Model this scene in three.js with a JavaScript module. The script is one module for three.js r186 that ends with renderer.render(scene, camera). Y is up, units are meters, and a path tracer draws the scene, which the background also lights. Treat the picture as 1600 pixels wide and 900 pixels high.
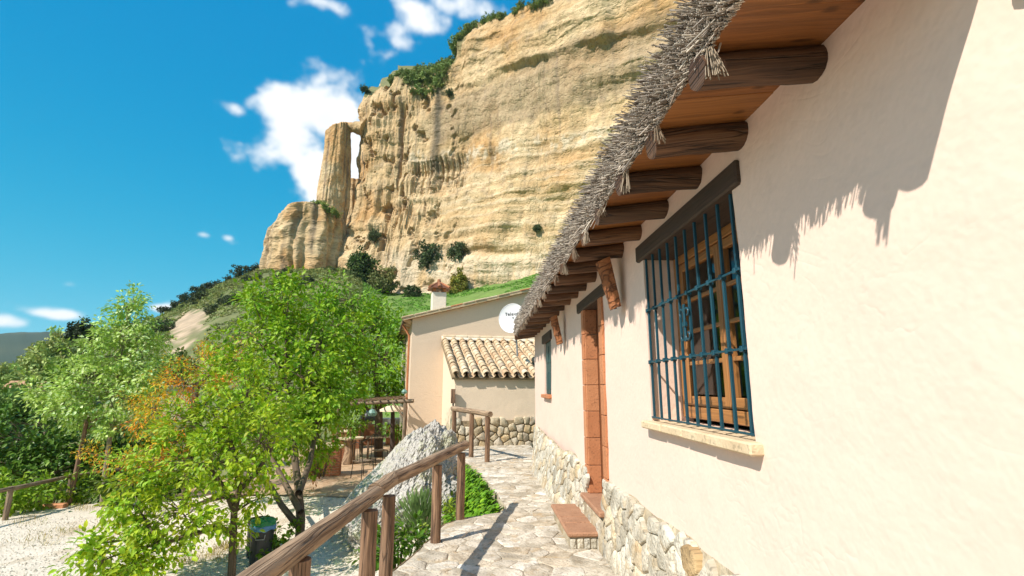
import * as THREE from 'three';
import { mergeGeometries, mergeVertices } from 'three/addons/utils/BufferGeometryUtils.js';
import { ImprovedNoise } from 'three/addons/math/ImprovedNoise.js';
import { FontLoader } from 'three/addons/loaders/FontLoader.js';
import { TextGeometry } from 'three/addons/geometries/TextGeometry.js';

// ---------------------------------------------------------------- camera, sky, sun, exposure
const scene = new THREE.Scene();
const EYE = new THREE.Vector3(0, 1.5, 0);
const camera = new THREE.PerspectiveCamera(60.93, 16 / 9, 0.05, 9000);
camera.position.copy(EYE);
camera.rotation.order = 'YXZ';
camera.rotation.set(THREE.MathUtils.degToRad(11.382), THREE.MathUtils.degToRad(-3.593), 0);
camera.updateMatrixWorld(true);
scene.add(camera);
const renderer = new THREE.WebGLRenderer({ antialias: true });
renderer.setSize(1600, 900);
renderer.shadowMap.enabled = true;
renderer.toneMapping = THREE.LinearToneMapping;
renderer.toneMappingExposure = 2.2;
const SUN_DIR = new THREE.Vector3(-1, 1.24, 0.74).normalize();
const sun = new THREE.DirectionalLight(new THREE.Color(1.0, 0.93, 0.84), 3.05);
sun.position.copy(SUN_DIR).multiplyScalar(120);
sun.castShadow = true;
sun.shadow.mapSize.set(4096, 4096);
sun.shadow.camera.left = -60; sun.shadow.camera.right = 60; sun.shadow.camera.top = 60; sun.shadow.camera.bottom = -60; sun.shadow.camera.far = 500;
scene.add(sun); scene.add(sun.target);
scene.fog = new THREE.FogExp2(new THREE.Color(0.62, 0.78, 0.95), 0.00007);

// ---------------------------------------------------------------- random numbers and noise
function rng(seed) { let a = seed >>> 0; return () => { a = (a + 0x6d2b79f5) | 0; let t = Math.imul(a ^ (a >>> 15), 1 | a); t = (t + Math.imul(t ^ (t >>> 7), 61 | t)) ^ t; return ((t ^ (t >>> 14)) >>> 0) / 4294967296; }; }
const R = rng(7);
const rr = (a, b) => a + (b - a) * R();
const PN = new ImprovedNoise();
const n3 = (x, y, z) => PN.noise(x + 100.37, y + 57.71, z + 31.13);
function fbm(x, y, z, o = 4) { let s = 0, a = 0.5, f = 1; for (let i = 0; i < o; i++) { s += a * n3(x * f, y * f, z * f); a *= 0.5; f *= 2.03; } return s; }
const clamp = THREE.MathUtils.clamp, lerp = THREE.MathUtils.lerp;
const sst = (a, b, x) => { const t = clamp((x - a) / (b - a), 0, 1); return t * t * (3 - 2 * t); };
const V = (x, y, z) => new THREE.Vector3(x, y, z);
function table(xs, ys, x) { if (x <= xs[0]) return ys[0]; for (let i = 1; i < xs.length; i++) if (x <= xs[i]) return lerp(ys[i - 1], ys[i], (x - xs[i - 1]) / (xs[i] - xs[i - 1])); return ys[ys.length - 1]; }
// a place in the world read off the survey of the photograph: the direction of a pixel, then how far along -z, or the plane it meets
const FW = new THREE.Vector3(0, 0, -1).applyQuaternion(camera.quaternion), RT = new THREE.Vector3(1, 0, 0).applyQuaternion(camera.quaternion), UPV = new THREE.Vector3(0, 1, 0).applyQuaternion(camera.quaternion);
const ray = (x, y) => FW.clone().addScaledVector(RT, (x - 800) / 765).addScaledVector(UPV, -(y - 450) / 765);
const at = (x, y, d) => { const r = ray(x, y); return r.multiplyScalar(d / -r.z).add(EYE); };
const onY = (x, y, h) => { const r = ray(x, y); return r.multiplyScalar((h - EYE.y) / r.y).add(EYE); };
const onX = (x, y, X) => { const r = ray(x, y); return r.multiplyScalar(X / r.x).add(EYE); };

// ---------------------------------------------------------------- sky: clear deep blue air with fair-weather clouds
{
  const W = 2048, H = 1024, data = new Float32Array(W * H * 4);
  const d2 = (x, y) => { const r = ray(x, y).normalize(); return [Math.atan2(r.x, -r.z), Math.asin(r.y)]; };
  // cloud masses: pixel of the survey, half width, half height (pixels at 765 per radian)
  const blobs = [[428, 160, 34, 28, 1.0], [505, 182, 58, 38, 1.05], [462, 215, 50, 40, 1.0], [488, 262, 34, 34, 1], [492, 294, 16, 20, 0.9], [552, 240, 42, 56, 0.9],
    [650, 24, 64, 26, 0.62], [715, 6, 60, 18, 0.66], [690, 30, 30, 12, 0.5], [590, 84, 30, 16, 0.55], [612, 45, 40, 22, 0.6], [512, 4, 46, 11, 0.62],
    [318, 367, 15, 5, 0.55], [354, 371, 11, 5, 0.5], [106, 443, 28, 4, 0.5], [92, 492, 44, 9, 0.85], [14, 503, 44, 11, 0.85], [250, 482, 26, 7, 0.8], [-80, 500, 60, 12, 0.8], [372, 172, 20, 8, 0.45]]
    .map(([x, y, w, h, k]) => { const c = d2(x, y), s = Math.pow(Math.cos(Math.atan((x - 751) / 765)), 1); return [c[0], c[1], (w / 765) * s * s, (h / 765) * s, k]; });
  const away = rng(41);
  for (let i = 0; i < 70; i++) { const az = 0.95 + away() * (2 * Math.PI - 2.1), el = 0.04 + Math.pow(away(), 1.4) * 0.95, w = 0.05 + away() * 0.13; blobs.push([az, el, w / Math.cos(el), w * (0.3 + 0.4 * el), 0.75 + away() * 0.3]); }
  for (let row = 0; row < H; row++) for (let col = 0; col < W; col++) {
    const up = ((row + 0.5) / H - 0.5) * Math.PI, ro = ((col + 0.5) / W - 0.5) * 2 * Math.PI;
    const x = Math.cos(ro) * Math.cos(up), y = Math.sin(up), z = Math.sin(ro) * Math.cos(up);
    const h = Math.max(0, y), t = Math.pow(1 - h, 3.2), t2 = Math.pow(1 - h, 14);
    let c = [lerp(0.003, 0.095, t * t) + 0.10 * t2, lerp(0.126, 0.325, t) + 0.06 * t2, lerp(0.285, 0.405, t) + 0.03 * t2];
    if (y < 0) c = [0.16, 0.16, 0.12];
    let az = Math.atan2(x, -z), m = 0;
    if (y > -0.02) for (const b of blobs) {
      let da = az - b[0]; if (da > Math.PI) da -= 2 * Math.PI; if (da < -Math.PI) da += 2 * Math.PI;
      const q = (da / b[2]) ** 2 + ((up - b[1]) / b[3]) ** 2; if (q < 6) m = Math.max(m, b[4] * Math.exp(-q * 0.75));
    }
    if (m > 0.02) {
      const n = fbm(x * 11, y * 15, z * 11, 6) * 0.95, n2 = fbm(x * 30 + 9, y * 36, z * 30, 4) * 0.5;
      const dens = m + (n + n2 * 0.7) * 0.95 - 0.30, a = sst(0.0, 0.5, dens);
      const lit = 0.43 + 0.10 * clamp(n * 1.6 + 0.3, 0, 1), thick = sst(0.2, 0.8, dens);
      const cc = [lerp(0.50, lit, thick * 0.6), lerp(0.515, lit * 1.01, thick * 0.6), lerp(0.525, lit * 1.03, thick * 0.6)];
      const k = a * 0.97 * sst(-0.01, 0.02, y); c = c.map((v, i) => lerp(v, cc[i], k));
    }
    const o = (row * W + col) * 4; data[o] = c[0]; data[o + 1] = c[1]; data[o + 2] = c[2]; data[o + 3] = 1;
  }
  const sky = new THREE.DataTexture(data, W, H, THREE.RGBAFormat, THREE.FloatType);
  sky.mapping = THREE.EquirectangularReflectionMapping; sky.magFilter = THREE.LinearFilter; sky.needsUpdate = true;
  scene.background = sky; scene.environment = sky;
}

// ---------------------------------------------------------------- textures (grain, stains, fine relief), all tileable
function lattice(seed, n) { const r = rng(seed), a = new Float32Array(n * n); for (let i = 0; i < n * n; i++) a[i] = r(); return a; }
const LATS = new Map();
function tnoise(u, v, n, m, seed) {   // value noise, n x m cells over 0..1
  const key = seed, L = LATS.get(key) ?? (LATS.set(key, lattice(seed, 256)), LATS.get(key));
  let x = u * n, y = v * m; const ix = Math.floor(x), iy = Math.floor(y); x -= ix; y -= iy; x = x * x * (3 - 2 * x); y = y * y * (3 - 2 * y);
  const g = (i, j) => L[(((j % m) + m) % m % 256) * 256 + (((i % n) + n) % n % 256)];
  return lerp(lerp(g(ix, iy), g(ix + 1, iy), x), lerp(g(ix, iy + 1), g(ix + 1, iy + 1), x), y);
}
function tfbm(u, v, n, m, seed, o = 4) { let s = 0, a = 0.5, t = 0; for (let i = 0; i < o; i++) { s += a * tnoise(u, v, n << i, m << i, seed + i * 17); t += a; a *= 0.55; } return s / t; }
function tex(w, h, fn, metresU, metresV = metresU, srgb = false) {
  const d = new Uint8Array(w * h * 4);
  for (let j = 0; j < h; j++) for (let i = 0; i < w; i++) {
    const c = fn((i + 0.5) / w, (j + 0.5) / h), o = (j * w + i) * 4;
    if (typeof c === 'number') d[o] = d[o + 1] = d[o + 2] = clamp(c, 0, 1) * 255; else for (let k = 0; k < 3; k++) d[o + k] = clamp(srgb ? (c[k] <= 0.0031308 ? 12.92 * c[k] : 1.055 * Math.pow(c[k], 1 / 2.4) - 0.055) : c[k], 0, 1) * 255;
    d[o + 3] = 255;
  }
  const t = new THREE.DataTexture(d, w, h); t.wrapS = t.wrapT = THREE.RepeatWrapping; t.magFilter = THREE.LinearFilter; t.minFilter = THREE.LinearMipmapLinearFilter; t.generateMipmaps = true;
  t.repeat.set(1 / metresU, 1 / metresV); if (srgb) t.colorSpace = THREE.SRGBColorSpace; t.needsUpdate = true; return t;
}
const mix3 = (a, b, t) => [lerp(a[0], b[0], t), lerp(a[1], b[1], t), lerp(a[2], b[2], t)];
const tStuccoB = tex(1024, 1024, (u, v) => {
  const w1 = tfbm(u, v, 3, 4, 11, 3) - 0.5, w2 = tfbm(u, v, 4, 3, 23, 3) - 0.5;
  const a = u + w1 * 0.35, b = v + w2 * 0.25;
  const r1 = 1 - Math.abs(2 * tfbm(a + b * 1, b, 7, 13, 31, 3) - 1), r2 = 1 - Math.abs(2 * tfbm(a - b * 2, b, 13, 22, 47, 3) - 1);
  const r3 = 1 - Math.abs(2 * tfbm(u + w2 * 0.1, v + w1 * 0.1, 26, 34, 131, 3) - 1); const strokes = Math.pow(r1, 22) * 0.07 * sst(0.54, 0.68, tfbm(u, v, 9, 9, 5, 3)) + Math.pow(r2, 16) * 0.14 * sst(0.54, 0.68, tfbm(u, v, 8, 8, 67, 3)) + Math.pow(r3, 8) * 0.22 * sst(0.5, 0.66, tfbm(u, v, 7, 7, 137, 4));
  return 0.45 * tfbm(u + w1 * 0.2, v, 5, 7, 3, 6) + strokes * 0.55 + 0.16 * tfbm(u, v, 128, 128, 91, 2) + 0.12 * tfbm(u, v, 32, 32, 77, 2);
}, 3.1);
const tStuccoC = tex(512, 512, (u, v) => { const n = tfbm(u, v, 4, 4, 101, 5), g = tfbm(u, v, 128, 128, 103, 2), p = sst(0.74, 0.8, tfbm(u, v, 48, 48, 107, 2)); return mix3([0.93, 0.93, 0.925], [1, 0.99, 0.97], n).map((c) => c * (0.97 + 0.05 * g) - p * 0.03); }, 2.7, 2.7, true);
const woodFn = (u, v, s) => { const w = (tfbm(u, v, 3, 5, s, 3) - 0.5) * 0.16; const g = tfbm(u, v + w, 3, 40, s + 3, 3), f = tfbm(u, v + w, 8, 128, s + 9, 2); return 0.6 * g + 0.4 * f; };
const tWoodC = tex(512, 512, (u, v) => { const g = woodFn(u, v, 201), kn = sst(0.77, 0.85, tfbm(u, v, 6, 12, 207, 2)); return [0.30 + 0.75 * g, 0.28 + 0.75 * g, 0.26 + 0.74 * g].map((c) => c * (1 - 0.55 * kn)); }, 1.3, 0.42, true);
const tWoodB = tex(512, 512, (u, v) => { const g = woodFn(u, v, 201), cr = Math.pow(1 - Math.abs(2 * tfbm(u, v, 2, 22, 231, 2) - 1), 14); return g * 0.6 + 0.3 - cr * 0.5; }, 1.3, 0.42);
const tStoneC = tex(512, 512, (u, v) => { const n = tfbm(u, v, 5, 5, 301, 5), sp = sst(0.66, 0.8, tfbm(u, v, 64, 64, 307, 2)), ru = sst(0.58, 0.75, tfbm(u, v, 9, 9, 311, 4)); const dk = sst(0.56, 0.7, tfbm(u, v, 14, 14, 317, 4)); const c = mix3([0.60, 0.57, 0.51], [1, 0.99, 0.96], sst(0.25, 0.7, n)); return mix3(mix3(c, [0.72, 0.56, 0.36], ru * 0.55), [0.40, 0.35, 0.28], dk * 0.45).map((q) => q * (1 - 0.4 * sp)); }, 1.1, 1.1, true);
const tLogC = tex(512, 512, (u, v) => { const g = woodFn(u, v, 241), b = tfbm(u, v, 5, 9, 245, 4), cr = Math.pow(1 - Math.abs(2 * tfbm(u, v + (tfbm(u, v, 4, 4, 249, 3) - 0.5) * 0.08, 2, 20, 251, 3) - 1), 20), gr = sst(0.5, 0.7, tfbm(u, v, 3, 7, 257, 4)); return mix3(mix3([0.34, 0.28, 0.23], [1.0, 0.93, 0.84], sst(0.3, 0.72, 0.55 * g + 0.45 * b)), [0.82, 0.82, 0.80], gr * 0.45).map((c) => c * (1 - 0.75 * cr)); }, 1.5, 0.42, true);
const tLogB = tex(512, 512, (u, v) => { const g = woodFn(u, v, 241), cr = Math.pow(1 - Math.abs(2 * tfbm(u, v + (tfbm(u, v, 4, 4, 249, 3) - 0.5) * 0.08, 2, 20, 251, 3) - 1), 20); return 0.45 + 0.4 * g - 0.6 * cr; }, 1.5, 0.42);
const tStoneB = tex(512, 512, (u, v) => 0.6 * tfbm(u, v, 7, 7, 321, 6) + 0.4 * tfbm(u, v, 48, 48, 327, 3), 0.9);
const tGravelC = tex(1024, 1024, (u, v) => { const n = tfbm(u, v, 5, 5, 401, 4), g = tfbm(u, v, 128, 128, 403, 2), d = sst(0.56, 0.72, tfbm(u, v, 7, 4, 409, 4)); return mix3(mix3([0.78, 0.75, 0.70], [1, 0.98, 0.95], n), [0.60, 0.52, 0.40], d * 0.55).map((c) => c * (0.78 + 0.32 * g)); }, 3.3, 3.3, true);
const tGravelB = tex(1024, 1024, (u, v) => 0.5 * tfbm(u, v, 128, 128, 403, 2) + 0.3 * tfbm(u, v, 32, 32, 413, 3) + 0.3 * tfbm(u, v, 6, 6, 417, 3), 3.3);
const tClayC = tex(256, 256, (u, v) => { const n = tfbm(u, v, 5, 5, 501, 5), sp = sst(0.68, 0.8, tfbm(u, v, 40, 40, 503, 2)); return mix3([0.72, 0.66, 0.60], [1.0, 1.0, 1.0], n).map((c, i) => c * (1 - 0.3 * sp)); }, 0.7, 0.7, true);
const tClayB = tex(256, 256, (u, v) => 0.5 * tfbm(u, v, 6, 6, 511, 5) + 0.5 * tfbm(u, v, 60, 60, 513, 2), 0.7);
const tBarkC = tex(256, 256, (u, v) => { const g = tfbm(u, v, 4, 18, 601, 4), l = sst(0.55, 0.7, tfbm(u, v, 6, 6, 605, 3)); return mix3([0.35, 0.32, 0.28], [1, 0.97, 0.9], g).map((c) => c * (0.8 + 0.35 * l)); }, 0.8, 0.3, true);
const tCorkB = tex(256, 256, (u, v) => { const a = tfbm(u, v, 10, 10, 701, 4), r = Math.pow(1 - Math.abs(2 * tfbm(u, v, 8, 8, 707, 2) - 1), 5); return a * 0.7 - r * 0.5 + 0.3; }, 0.3);
const tCorkC = tex(256, 256, (u, v) => { const r = Math.pow(1 - Math.abs(2 * tfbm(u, v, 8, 8, 707, 2) - 1), 4), n = tfbm(u, v, 6, 6, 709, 4); return mix3(mix3([1, 0.8, 0.6], [0.7, 0.62, 0.55], n), [0.2, 0.15, 0.12], r * 0.8); }, 0.3, 0.3, true);
const tRockB = tex(1024, 1024, (u, v) => { const a = tfbm(u, v, 6, 6, 801, 6), r = 1 - Math.abs(2 * tfbm(u, v, 9, 9, 807, 3) - 1), p = tfbm(u, v, 40, 40, 809, 3); return 0.5 * a + 0.3 * (1 - Math.pow(r, 6)) + 0.25 * p; }, 22, 15);
const tRockC = tex(1024, 1024, (u, v) => { const w = (tfbm(u, v, 4, 4, 821, 4) - 0.5) * 0.12, st = tfbm(u, v + w, 3, 34, 823, 3), n = tfbm(u, v, 12, 12, 827, 5), pit = sst(0.66, 0.76, tfbm(u, v, 70, 56, 829, 2)), cr = Math.pow(1 - Math.abs(2 * tfbm(u + w, v, 9, 5, 831, 3) - 1), 16);
  return mix3(mix3([0.80, 0.76, 0.70], [1, 0.99, 0.97], sst(0.25, 0.75, 0.35 * st + 0.65 * n)), [0.40, 0.33, 0.25], clamp(pit * 0.5 + cr * 0.35, 0, 1)); }, 26, 18, true);
const tBoulderB = tex(512, 512, (u, v) => { const r = tnoise(u, v, 24, 24, 841), r2 = tfbm(u, v, 10, 10, 843, 5), p = sst(0.5, 0.72, tfbm(u, v, 28, 28, 845, 2)); return 0.6 * r2 + 0.2 * r - 0.5 * p + 0.35; }, 1.3);
const tBoulderC = tex(512, 512, (u, v) => { const p = sst(0.55, 0.74, tfbm(u, v, 28, 28, 845, 2)), n = tfbm(u, v, 6, 6, 847, 4), l = sst(0.6, 0.72, tfbm(u, v, 7, 7, 849, 3)); return mix3(mix3([0.78, 0.77, 0.75], [1, 1, 1], n), [0.55, 0.52, 0.46], p * 0.6).map((c, i) => c * (1 - l * [0.12, 0.08, 0.3][i])); }, 1.3, 1.3, true);
const tEarthC = tex(512, 512, (u, v) => { const n = tfbm(u, v, 6, 6, 861, 6); return [0.6 + 0.6 * n, 0.6 + 0.6 * n, 0.6 + 0.6 * n]; }, 9, 9, true);

// ---------------------------------------------------------------- materials
const lin = (r, g, b) => new THREE.Color().setRGB(r, g, b);
const std = (o) => { const m = new THREE.MeshStandardMaterial({ roughness: 0.9, metalness: 0, side: THREE.DoubleSide, ...o }); return m; };
const wood = (c, rough = 0.75, b = 0.003) => std({ color: c, map: tWoodC, bumpMap: tWoodB, bumpScale: b, roughness: rough });
const M = {
  stucco: std({ color: lin(0.80, 0.605, 0.50), map: tStuccoC, bumpMap: tStuccoB, bumpScale: 0.009, roughness: 0.92 }),
  farStucco: std({ color: lin(0.73, 0.57, 0.42), map: tStuccoC, bumpMap: tStuccoB, bumpScale: 0.016, roughness: 0.93 }),
  annexStucco: std({ color: lin(0.82, 0.66, 0.49), map: tStuccoC, bumpMap: tStuccoB, bumpScale: 0.012, roughness: 0.93 }),
  whiteStucco: std({ color: lin(0.76, 0.68, 0.56), map: tStuccoC, bumpMap: tStuccoB, bumpScale: 0.016 }),
  mortar: std({ color: lin(0.56, 0.48, 0.35), map: tStoneC, bumpMap: tStoneB, bumpScale: 0.02 }),
  darkMortar: std({ color: lin(0.34, 0.26, 0.16), map: tStoneC, bumpMap: tStoneB, bumpScale: 0.02 }),
  plinthStones: [[0.62, 0.58, 0.49], [0.68, 0.62, 0.51], [0.54, 0.51, 0.44], [0.68, 0.58, 0.42], [0.62, 0.51, 0.36]].map((c) => std({ color: lin(...c), map: tStoneC, bumpMap: tStoneB, bumpScale: 0.03 })),
  annexStones: [[0.62, 0.53, 0.38], [0.66, 0.52, 0.32], [0.55, 0.48, 0.38], [0.70, 0.63, 0.50]].map((c) => std({ color: lin(...c), map: tStoneC, bumpMap: tStoneB, bumpScale: 0.02 })),
  pavers: [[0.60, 0.54, 0.45], [0.64, 0.58, 0.49], [0.54, 0.48, 0.39], [0.72, 0.67, 0.59], [0.57, 0.49, 0.38]].map((c) => std({ color: lin(...c), map: tStoneC, bumpMap: tStoneB, bumpScale: 0.02 })),
  pathMortar: std({ color: lin(0.58, 0.52, 0.425), map: tStoneC, bumpMap: tStoneB, bumpScale: 0.02 }),
  gravel: std({ color: lin(0.74, 0.67, 0.57), map: tGravelC, bumpMap: tGravelB, bumpScale: 0.025, roughness: 0.95 }),
  terrace: std({ color: lin(0.55, 0.39, 0.25), map: tGravelC, bumpMap: tGravelB, bumpScale: 0.01 }),
  darkWood: wood(lin(0.075, 0.046, 0.030), 0.7),
  rafter: [[0.17, 0.088, 0.045], [0.13, 0.068, 0.036], [0.21, 0.105, 0.05], [0.15, 0.085, 0.05]].map((c) => std({ color: lin(...c), map: tLogC, bumpMap: tLogB, bumpScale: 0.01, roughness: 0.7 })),
  soffit: [wood(lin(0.38, 0.150, 0.040), 0.5, 0.001), wood(lin(0.34, 0.13, 0.036), 0.5, 0.001), wood(lin(0.42, 0.17, 0.046), 0.5, 0.001)],
  rail: std({ color: lin(0.47, 0.345, 0.235), map: tLogC, bumpMap: tLogB, bumpScale: 0.012, roughness: 0.8 }),
  post: std({ color: lin(0.32, 0.20, 0.125), map: tLogC, bumpMap: tLogB, bumpScale: 0.008, roughness: 0.8 }),
  greyWood: std({ color: lin(0.36, 0.28, 0.20), map: tLogC, bumpMap: tLogB, bumpScale: 0.008, roughness: 0.85 }),
  frameWood: wood(lin(0.50, 0.23, 0.075), 0.45, 0.001),
  doorWood: wood(lin(0.24, 0.09, 0.035), 0.5, 0.002),
  clay: [[0.56, 0.235, 0.105], [0.60, 0.27, 0.125], [0.52, 0.21, 0.09]].map((c) => std({ color: lin(...c), map: tClayC, bumpMap: tClayB, bumpScale: 0.004, roughness: 0.8 })),
  stepClay: std({ color: lin(0.40, 0.215, 0.125), map: tClayC, bumpMap: tClayB, bumpScale: 0.008, roughness: 0.85 }),
  sill: std({ color: lin(0.72, 0.58, 0.38), map: tClayC, bumpMap: tClayB, bumpScale: 0.006 }),
  roofTiles: [[0.60, 0.46, 0.29], [0.68, 0.55, 0.37], [0.54, 0.38, 0.23], [0.72, 0.61, 0.44], [0.46, 0.37, 0.26], [0.56, 0.33, 0.18]].map((c) => std({ color: lin(...c), map: tClayC, bumpMap: tClayB, bumpScale: 0.008 })),
  brick: std({ color: lin(0.36, 0.15, 0.075), map: tClayC, bumpMap: tClayB, bumpScale: 0.006 }),
  iron: std({ color: lin(0.012, 0.062, 0.090), roughness: 0.34, metalness: 0.0 }),
  darkIron: std({ color: lin(0.03, 0.025, 0.02), roughness: 0.5, metalness: 0.3 }),
  shutter: std({ color: lin(0.025, 0.075, 0.075), roughness: 0.5 }),
  cork: std({ color: lin(0.36, 0.16, 0.07), map: tCorkC, bumpMap: tCorkB, bumpScale: 0.02 }),
  bark: std({ color: lin(0.21, 0.155, 0.105), map: tBarkC, bumpMap: tBarkC, bumpScale: 0.006 }),
  paleBark: std({ color: lin(0.44, 0.37, 0.28), map: tBarkC, bumpMap: tBarkC, bumpScale: 0.004 }),
  boulder: std({ color: lin(0.50, 0.47, 0.42), map: tBoulderC, bumpMap: tBoulderB, bumpScale: 0.035 }),
  cliff: std({ vertexColors: true, map: tRockC, bumpMap: tRockB, bumpScale: 0.6, roughness: 0.95 }),
  land: std({ vertexColors: true, map: tEarthC, roughness: 0.95 }),
  blackPlastic: std({ color: lin(0.022, 0.026, 0.028), roughness: 0.42 }),
  greenBag: new THREE.MeshPhysicalMaterial({ color: lin(0.02, 0.30, 0.10), roughness: 0.35, transmission: 0.3, thickness: 0, side: THREE.DoubleSide }),
  blueBag: new THREE.MeshPhysicalMaterial({ color: lin(0.12, 0.32, 0.62), roughness: 0.35, transmission: 0.3, thickness: 0, side: THREE.DoubleSide }),
  whitePaint: std({ color: lin(0.80, 0.80, 0.79), roughness: 0.35 }),
  ink: std({ color: lin(0.02, 0.02, 0.025), roughness: 0.5 }),
  cream: std({ color: lin(0.66, 0.55, 0.38), roughness: 0.8 }),
  greenGlass: new THREE.MeshPhysicalMaterial({ color: lin(0.30, 0.52, 0.44), roughness: 0.3, transmission: 0.5, thickness: 0, side: THREE.DoubleSide }),
  greyMetal: std({ color: lin(0.32, 0.33, 0.33), roughness: 0.4, metalness: 0.5 }),
  steel: std({ color: lin(0.42, 0.42, 0.42), roughness: 0.4, metalness: 0.8 }),
  glass: new THREE.MeshPhysicalMaterial({ color: lin(0.95, 0.97, 0.96), roughness: 0.03, transmission: 1, thickness: 0, ior: 1.5, side: THREE.DoubleSide }),
  room: std({ color: lin(0.30, 0.24, 0.18) }),
  straw: std({ color: lin(1, 1, 1), roughness: 0.8 }),
  strawBase: std({ color: lin(0.22, 0.17, 0.115), map: tBarkC, bumpMap: tBarkC, bumpScale: 0.01 }),
  blueTint: std({ color: lin(0.2, 0.4, 0.55), roughness: 0.3 }),
};
const leafMats = new Map();
function leafMat(r, g, b, rough = 0.5, tr = 0.45) { const k = [r, g, b, rough, tr].join(); if (!leafMats.has(k)) leafMats.set(k, new THREE.MeshPhysicalMaterial({ color: lin(r, g, b), roughness: rough, specularIntensity: 0.35, transmission: tr, thickness: 0, side: THREE.DoubleSide })); return leafMats.get(k); }

// ---------------------------------------------------------------- builders
const used = new Map();
function numbered(n) { const k = used.get(n) ?? 0; used.set(n, k + 1); return k ? n + '_' + String(k).padStart(3, '0') : n; }
const shade = (o) => { o.traverse((c) => { if (c.isMesh) { c.castShadow = true; c.receiveShadow = true; } }); return o; };
function tag(o, label, category, group) { o.userData.label = label; o.userData.category = category; if (group) o.userData.group = group; return o; }
function thing(name, label, category, p = [0, 0, 0], turn = 0, group) { const o = new THREE.Group(); o.name = numbered(name); o.position.set(...p); o.rotation.y = turn; tag(o, label, category, group); scene.add(o); return o; }
function boxUV(g) {   // uv in metres, by the way each face points
  if (g.index) g = g.toNonIndexed();
  g.computeVertexNormals(); const p = g.attributes.position, n = g.attributes.normal, uv = new Float32Array(p.count * 2);
  for (let i = 0; i < p.count; i += 3) {
    let nx = 0, ny = 0, nz = 0; for (let k = 0; k < 3; k++) { nx += Math.abs(n.getX(i + k)); ny += Math.abs(n.getY(i + k)); nz += Math.abs(n.getZ(i + k)); }
    for (let k = 0; k < 3; k++) { const x = p.getX(i + k), y = p.getY(i + k), z = p.getZ(i + k), o = (i + k) * 2; if (nx >= ny && nx >= nz) { uv[o] = z; uv[o + 1] = y; } else if (ny >= nz) { uv[o] = x; uv[o + 1] = z; } else { uv[o] = x; uv[o + 1] = y; } }
  }
  g.setAttribute('uv', new THREE.BufferAttribute(uv, 2)); return g;
}
function obj(name, geos, m, parent = scene) {
  let g = Array.isArray(geos) ? (geos.length > 1 ? mergeGeometries(geos.map((q) => { q = q.index ? q.toNonIndexed() : q; for (const k of Object.keys(q.attributes)) if (!['position', 'normal', 'uv'].includes(k)) q.deleteAttribute(k); return q; })) : geos[0]) : geos;
  const o = new THREE.Mesh(g, m); o.name = parent === scene ? numbered(name) : name; o.castShadow = o.receiveShadow = true; parent.add(o); return o;
}
function struct(name, geos, m) { const o = obj(name, geos, m); o.userData.kind = 'structure'; return o; }
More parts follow.
